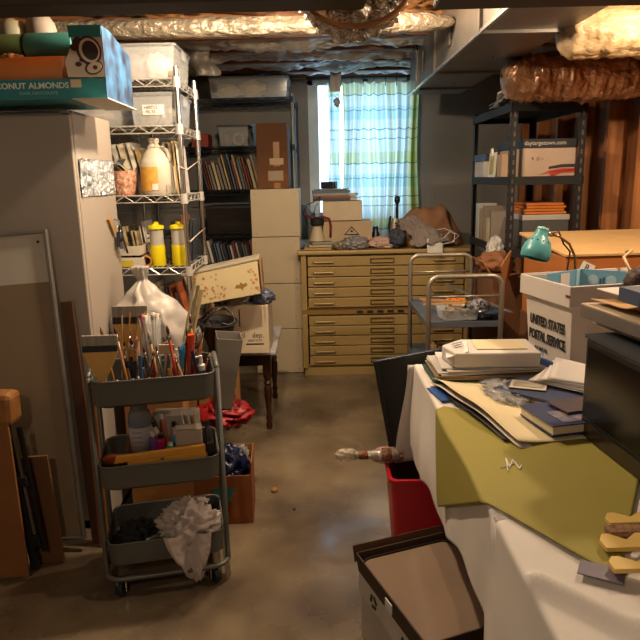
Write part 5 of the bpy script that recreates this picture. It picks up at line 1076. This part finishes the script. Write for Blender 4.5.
single('support_board', MB().box((0, 0, .36), (.26, .10, .72)), M_cardd, 'brown board standing under the lamp clamp behind the table', 'board', (.95, 2.425, 0), bevel=.003)
# cable and dark bundle near right edge
cord('cable', [(1.23, 2.55, 1.135), (1.18, 2.40, 1.16), (1.13, 2.36, 1.14), (1.15, 2.33, 1.08), (1.25, 2.34, 1.04), (1.35, 2.38, 1.03)], .006, mat('cream_cable', '#b79a74', .5), 'cream cable looping over the long brown box at the right edge', 'cable')
single('dark_bundle', MB().blob((0, 0, .0), (.10, .10, .11), .3, 3, 17, ridge=True), mat('dark_brown_fuzz', '#38201a', .6, bump=.6, bscale=60), 'dark brown rounded bundle right of the blue carton', 'bundle', (1.02, 2.0, TS+.345), smooth=True)
# ------------------------------------------------------------------ glossy black box and slab stack
BH = .268
t = thing('black_cabinet_box', 'glossy black box with red and green reflections standing on the table', 'box', (.695, 1.62, TS+.002), math.radians(5))
obj('box_body', MB().box((.22, -.30, BH/2), (.44, .60, BH)), M_blackp, t, bevel=.006)
obj('glass_side', MB().box((-.002, -.30, BH/2+.02), (.004, .56, BH-.08)), M_gloss, t)
obj('lower_panel', MB().box((-.003, -.30, .028), (.004, .58, .04)), mat('brownish_panel', '#2b2117', .2), t)
obj('grey_lid', MB().box((.22, -.30, BH+.006), (.445, .605, .010)), colmat('#34363e'), t)
t = thing('slab', 'thick grey-edged board stack lying on the glossy black box', 'board', (.722, 1.70, TS+.012+BH), (.0, -.0, math.radians(8)))
obj('board_body', MB().box((.24, -.30, .045), (.50, .62, .035)), mat('grey_edge_board', '#625a56', .6), t, bevel=.003)
obj('board_top', MB().box((.24, -.30, .0635), (.50, .62, .003)), mat('board_top_tan', '#b09c80', .7), t)
obj('lower_sheet', MB().box((.26, -.28, .012), (.46, .58, .012)), colmat('#8b857e'), t)
ZB = TS+.012+BH+.066
def kp(u, v):
    return (.735+.5*u+.05*v, 1.70-.40*v-.05*u, ZB+.012+.016*math.sin(u*9+v*2)*v+.01*noise.noise(Vector((u*5, v*5, 1))))
single('kraft_sheet', MB().grid(kp, 40, 30), mat('kraft_tan', '#b58a56', .7), 'wavy tan kraft paper on top of the grey board', 'paper', smooth=True, solid=.0015)
mail('white_sheet', 'white sheet at the back on the kraft paper', (.89, 1.70, ZB+.030), .22, .14, .003, '#c9c1ba', (0, -.02, .15))
mail('small_blue_box', 'small slate blue box at the right edge on the kraft paper', (.81, 1.52, ZB+.034), .13, .09, .035, '#3c4660', (0, 0, .1))
# ------------------------------------------------------------------ zig-zag cut wood strips
M_zig = mat('zigzag_wood', '#d9b766', .6, var=.1, scale=6)
M_cork = mat('cork_strip', '#a07a58', .8, scale=80, col2='#6c4a34')
def zig(x, y, L, wdt, label, z, rz, m=M_zig, nt=3, notch=True):
    P = [(0, 0), (L, 0), (L, wdt)]
    seg = L/nt
    if notch:
        for k in range(nt, 0, -1): P += [((k-.25)*seg, wdt), ((k-.5)*seg, wdt*.55), ((k-.75)*seg, wdt)]
    P += [(.012, wdt), (0, wdt*.6)]
    return single('zigzag_strip', MB().prism(P, .009), m, label, 'strip', (x, y, z), rz, 'zigzag cut strips', bevel=.001)
TZ2 = TS+.008
zig(.56, 1.135, .30, .040, 'notched yellow strip farthest from the table edge, above the cork strip', TZ2+.004, .02)
single('cork_strip', MB().box((.15, 0, .006), (.30, .026, .012)), M_cork, 'speckled brown cork strip between two notched yellow strips', 'strip', (.545, 1.117, TZ2), .02, bevel=.001)
zig(.515, 1.05, .30, .048, 'notched yellow strip in the middle of the three, lying below the cork', TZ2+.004, .02)
zig(.50, .985, .30, .040, 'notched yellow strip nearest the camera on the table', TZ2+.004, .01)
single('wood_block', MB().box((0, 0, .012), (.022, .03, .024)), mat('orange_block', '#a8683c', .6), 'small orange-brown wood block under the nearest notched strip', 'block', (.575, .96, TZ2), .1, bevel=.002)
single('grey_card', MB().box((0, 0, .001), (.075, .045, .002)), colmat('#6d6270'), 'grey card lying flat beside the notched strips', 'card', (.487, 1.005, TS+.002), -.5)
# ------------------------------------------------------------------ red bin and what stands in it
t = thing('red_bin', 'red plastic waste bin on the floor left of the table', 'bin', (.375, 2.335, 0))
def rb(w, d, z): return [(x, y, z) for x, y in rrect(w, d, .03, 4)]
rings = [(.20, .20, .0), (.24, .25, .32), (.262, .272, .325), (.262, .272, .34), (.235, .245, .34), (.19, .19, .01)]
vs = []; fs = []; n = len(rrect(.2, .2, .03, 4))
for a, b_, z in rings: vs += rb(a, b_, z)
for i in range(len(rings)-1): fs += [(i*n+k, i*n+(k+1) % n, (i+1)*n+(k+1) % n, (i+1)*n+k) for k in range(n)]
fs += [tuple(reversed(range(n))), tuple(range((len(rings)-1)*n, len(rings)*n))]
m = MB(); m.add(vs, fs); obj('bin_body', m, M_red, t, smooth='auto')
t = thing('black_portfolio', 'tall black portfolio case leaning out of the red bin', 'portfolio', (.325, 2.40, .05), (0, -.17, 0))
obj('case_panel', MB().box((.17, 0, .355), (.34, .02, .71)), M_blackp, t, bevel=.004)
obj('edge_binding', MB().box((.005, 0, .355), (.014, .026, .715)), M_black, t, bevel=.003)
t = thing('wrapped_tube', 'plastic-wrapped tube with brown bands lying across the red bin', 'tube', (.06, 2.345, .385), (0, .03, 0))
mt = Matrix.Rotation(H2, 4, 'Y')
obj('tube_core', MB().lathe([(.0, .06), (.014, .06), (.016, .10), (.022, .17), (.022, .235), (0, .235)], 16, mt), mat('silver_wrap', '#b7b0a6', .2, .4, bump=.6, bscale=50), t, smooth=True)
obj('clear_end', MB().blob((.035, 0, 0), (.09, .04, .045), .6, 3, 8, 24, 14, ridge=True), mat('clear_crinkle', '#d6c8b4', .1, trans=.4, ior=1.1), t, smooth=True)
obj('brown_band', MB().lathe([(.012, .075), (.019, .085), (.018, .115), (.012, .125)], 16, mt), mat('brown_band', '#7a4a26', .4, bump=.8, bscale=80), t, smooth=True)
obj('brown_band', MB().lathe([(.018, .165), (.028, .175), (.027, .205), (.018, .215)], 16, mt), mat('speckled_band', '#8a6038', .5, col2='#4f2f1a', scale=90, bump=.8, bscale=80), t, smooth=True)
crumple('clear_wrap', 'pinkish clear wrap bunched at the rim of the red bin', (.255, 2.37, .345), (.12, .08, .06), mat('pink_clear', '#c59a8c', .15, trans=.4, ior=1.1), 'plastic', 52)
# ------------------------------------------------------------------ paper boxes with brown tray
ang = math.radians(20.2)
t = thing('paper_box', 'white copy-paper box with dark green print, left one under the brown tray', 'box', (.315, 1.66, 0), ang)
obj('carton_body', MB().box((0, 0, .115), (.28, .42, .23)), mat('white_print_box', '#b9b4ac', .7), t, bevel=.003)
obj('lid', MB().box((0, 0, .195), (.292, .432, .07)), mat('white_print_lid', '#c9c4bc', .7), t, bevel=.003)
def recyc(y, z, s, m=None):
    for k in range(3):
        a = 2*PI*k/3+.3; c = (-.1475, y+s*.6*math.cos(a), z+s*.6*math.sin(a))
        d_ = (0, -math.sin(a)*s*.5, math.cos(a)*s*.5)
        obj('recycle_arrow', MB().bar((c[0], c[1]-d_[1], c[2]-d_[2]), (c[0], c[1]+d_[1], c[2]+d_[2]), .003, s*.35), colmat('#16261f'), t)
recyc(-.10, .195, .026); recyc(.10, .195, .026)
obj('green_corner', MB().box((-.05, -.2175, .195), (.1, .003, .05)), colmat('#1d3a2c'), t)
t = thing('brown_tray', 'shallow brown lidless tray with a shiny base on the paper box', 'tray', (.328, 1.66, .2335), ang)
obj('outer_box', MB().tray((0, 0, 0), (.32, .43, .062), .004, .006), mat('tray_card_dark', '#3a261a', .7), t)
obj('inner_panel', MB().prism(rrect(.312, .415, .035), .004, Matrix.Translation((0, -.004, .036))), mat('brown_gloss_panel', '#8f7a69', .16, var=.1, scale=3), t, smooth='auto')
pr = [(x, y-.004, .042) for x, y in rrect(.318, .421, .038)]
obj('panel_rim', MB().tube(pr, .004, 6, closed=True), mat('rim_dark', '#2a1d16', .3), t, smooth=True)
obj('side_flap', MB().box((0, .228, .055), (.34, .004, .05), (-.3, 0, 0)), mat('flap_brown', '#5a3a24', .8), t)
obj('white_tape', MB().box((-.176, -.03, .045), (.003, .04, .03)), M_paper, t)
t = carton('dark_box', 'black-sided box in front of the paper box under the sheet', (.50, 1.26, 0), (.26, .30, .2), M_black, ang)
# ================================================================== CAMERA AND LIGHT
cam = bpy.data.cameras.new('camera'); co = bpy.data.objects.new('camera', cam); C.objects.link(co)
cam.sensor_width = 36; cam.lens = 36; cam.clip_start = .02
pit, rol = math.radians(12.5), math.radians(1.3)
co.matrix_world = Matrix.Translation((0, 0, 1.45)) @ Matrix.Rotation(H2-pit, 4, 'X') @ Matrix.Rotation(-rol, 4, 'Z')
bpy.context.scene.camera = co
def lamp(name, loc, W, col, r=.035, label=''):
    l = bpy.data.lights.new(name, 'POINT'); l.energy = W; l.color = col; l.shadow_soft_size = r
    o = bpy.data.objects.new(name, l); C.objects.link(o); o.location = loc
    return o
WARM = (1, .77, .52)
def bulb(x, y, z, label):
    t = thing('ceiling_or_fill_bulb', label, 'lamp', (x, y, z))
    obj('glass_bulb', MB().lathe([(0, .03), (.02, .035), (.03, .055), (.028, .075), (.014, .10), (.013, .12), (0, .12)], 20), mat('lit_glass', '#ffffff', .3, emit='#ffd9a0', estr=6), t, smooth=True)
    obj('socket', MB().lathe([(.018, .118), (.018, .15), (.05, .17), (.052, .20), (0, .20)], 20), M_paper, t, smooth='auto')
    obj('box_plate', MB().box((0, 0, (2.47-z+.2)/2), (.05, .05, 2.47-z-.2)), M_steel, t)
bulb(-.25, 2.45, 2.11, 'bare lit bulb hanging from the joists before the chrome rack')
bulb(1.36, 2.18, 1.99, 'bare lit bulb hanging above the right work table')
bulb(-.5, -.6, 2.22, 'fill bulb added behind the camera, out of view')  # added fitting for the fill light, out of view
lamp('bulb_or_fill_light', (-.25, 2.45, 2.09), 88, WARM)
bulb(.22, 2.93, 2.215, 'unseen bulb added between joists to warm the back of the room')  # added fitting, kept above the view
lamp('bulb_or_fill_light', (.22, 2.93, 2.195), 34, WARM)  # added light for the ceiling, back wall and file cabinet
lamp('bulb_or_fill_light', (1.36, 2.18, 1.97), 54, WARM)
lamp('bulb_or_fill_light', (-.5, -.6, 2.2), 48, (1, .78, .55), .12)  # fill light added to brighten whiteboard and trolley fronts
wl = bpy.data.lights.new('daylight', 'AREA'); wl.shape = 'RECTANGLE'; wl.size = .86; wl.size_y = 1.12; wl.energy = 1
wl.cycles.is_portal = True
wo = bpy.data.objects.new('window_portal', wl); C.objects.link(wo); wo.location = (.37, YB+.22, 1.68); wo.rotation_euler = (-H2, 0, 0)
wd = bpy.data.worlds.new('sky'); bpy.context.scene.world = wd; wd.use_nodes = True
bg = wd.node_tree.nodes['Background']; bg.inputs['Color'].default_value = (.44, .70, 1, 1); bg.inputs['Strength'].default_value = 5.5
vs = bpy.context.scene.view_settings; vs.view_transform = 'Standard'; vs.look = 'None'; vs.gamma = 1; vs.exposure = 0
try: bpy.context.scene.cycles.use_denoising = True
except Exception: pass
bpy.context.scene.cycles.max_bounces = 8; bpy.context.scene.cycles.sample_clamp_indirect = 5
bpy.context.scene.cycles.caustics_reflective = False; bpy.context.scene.cycles.caustics_refractive = False
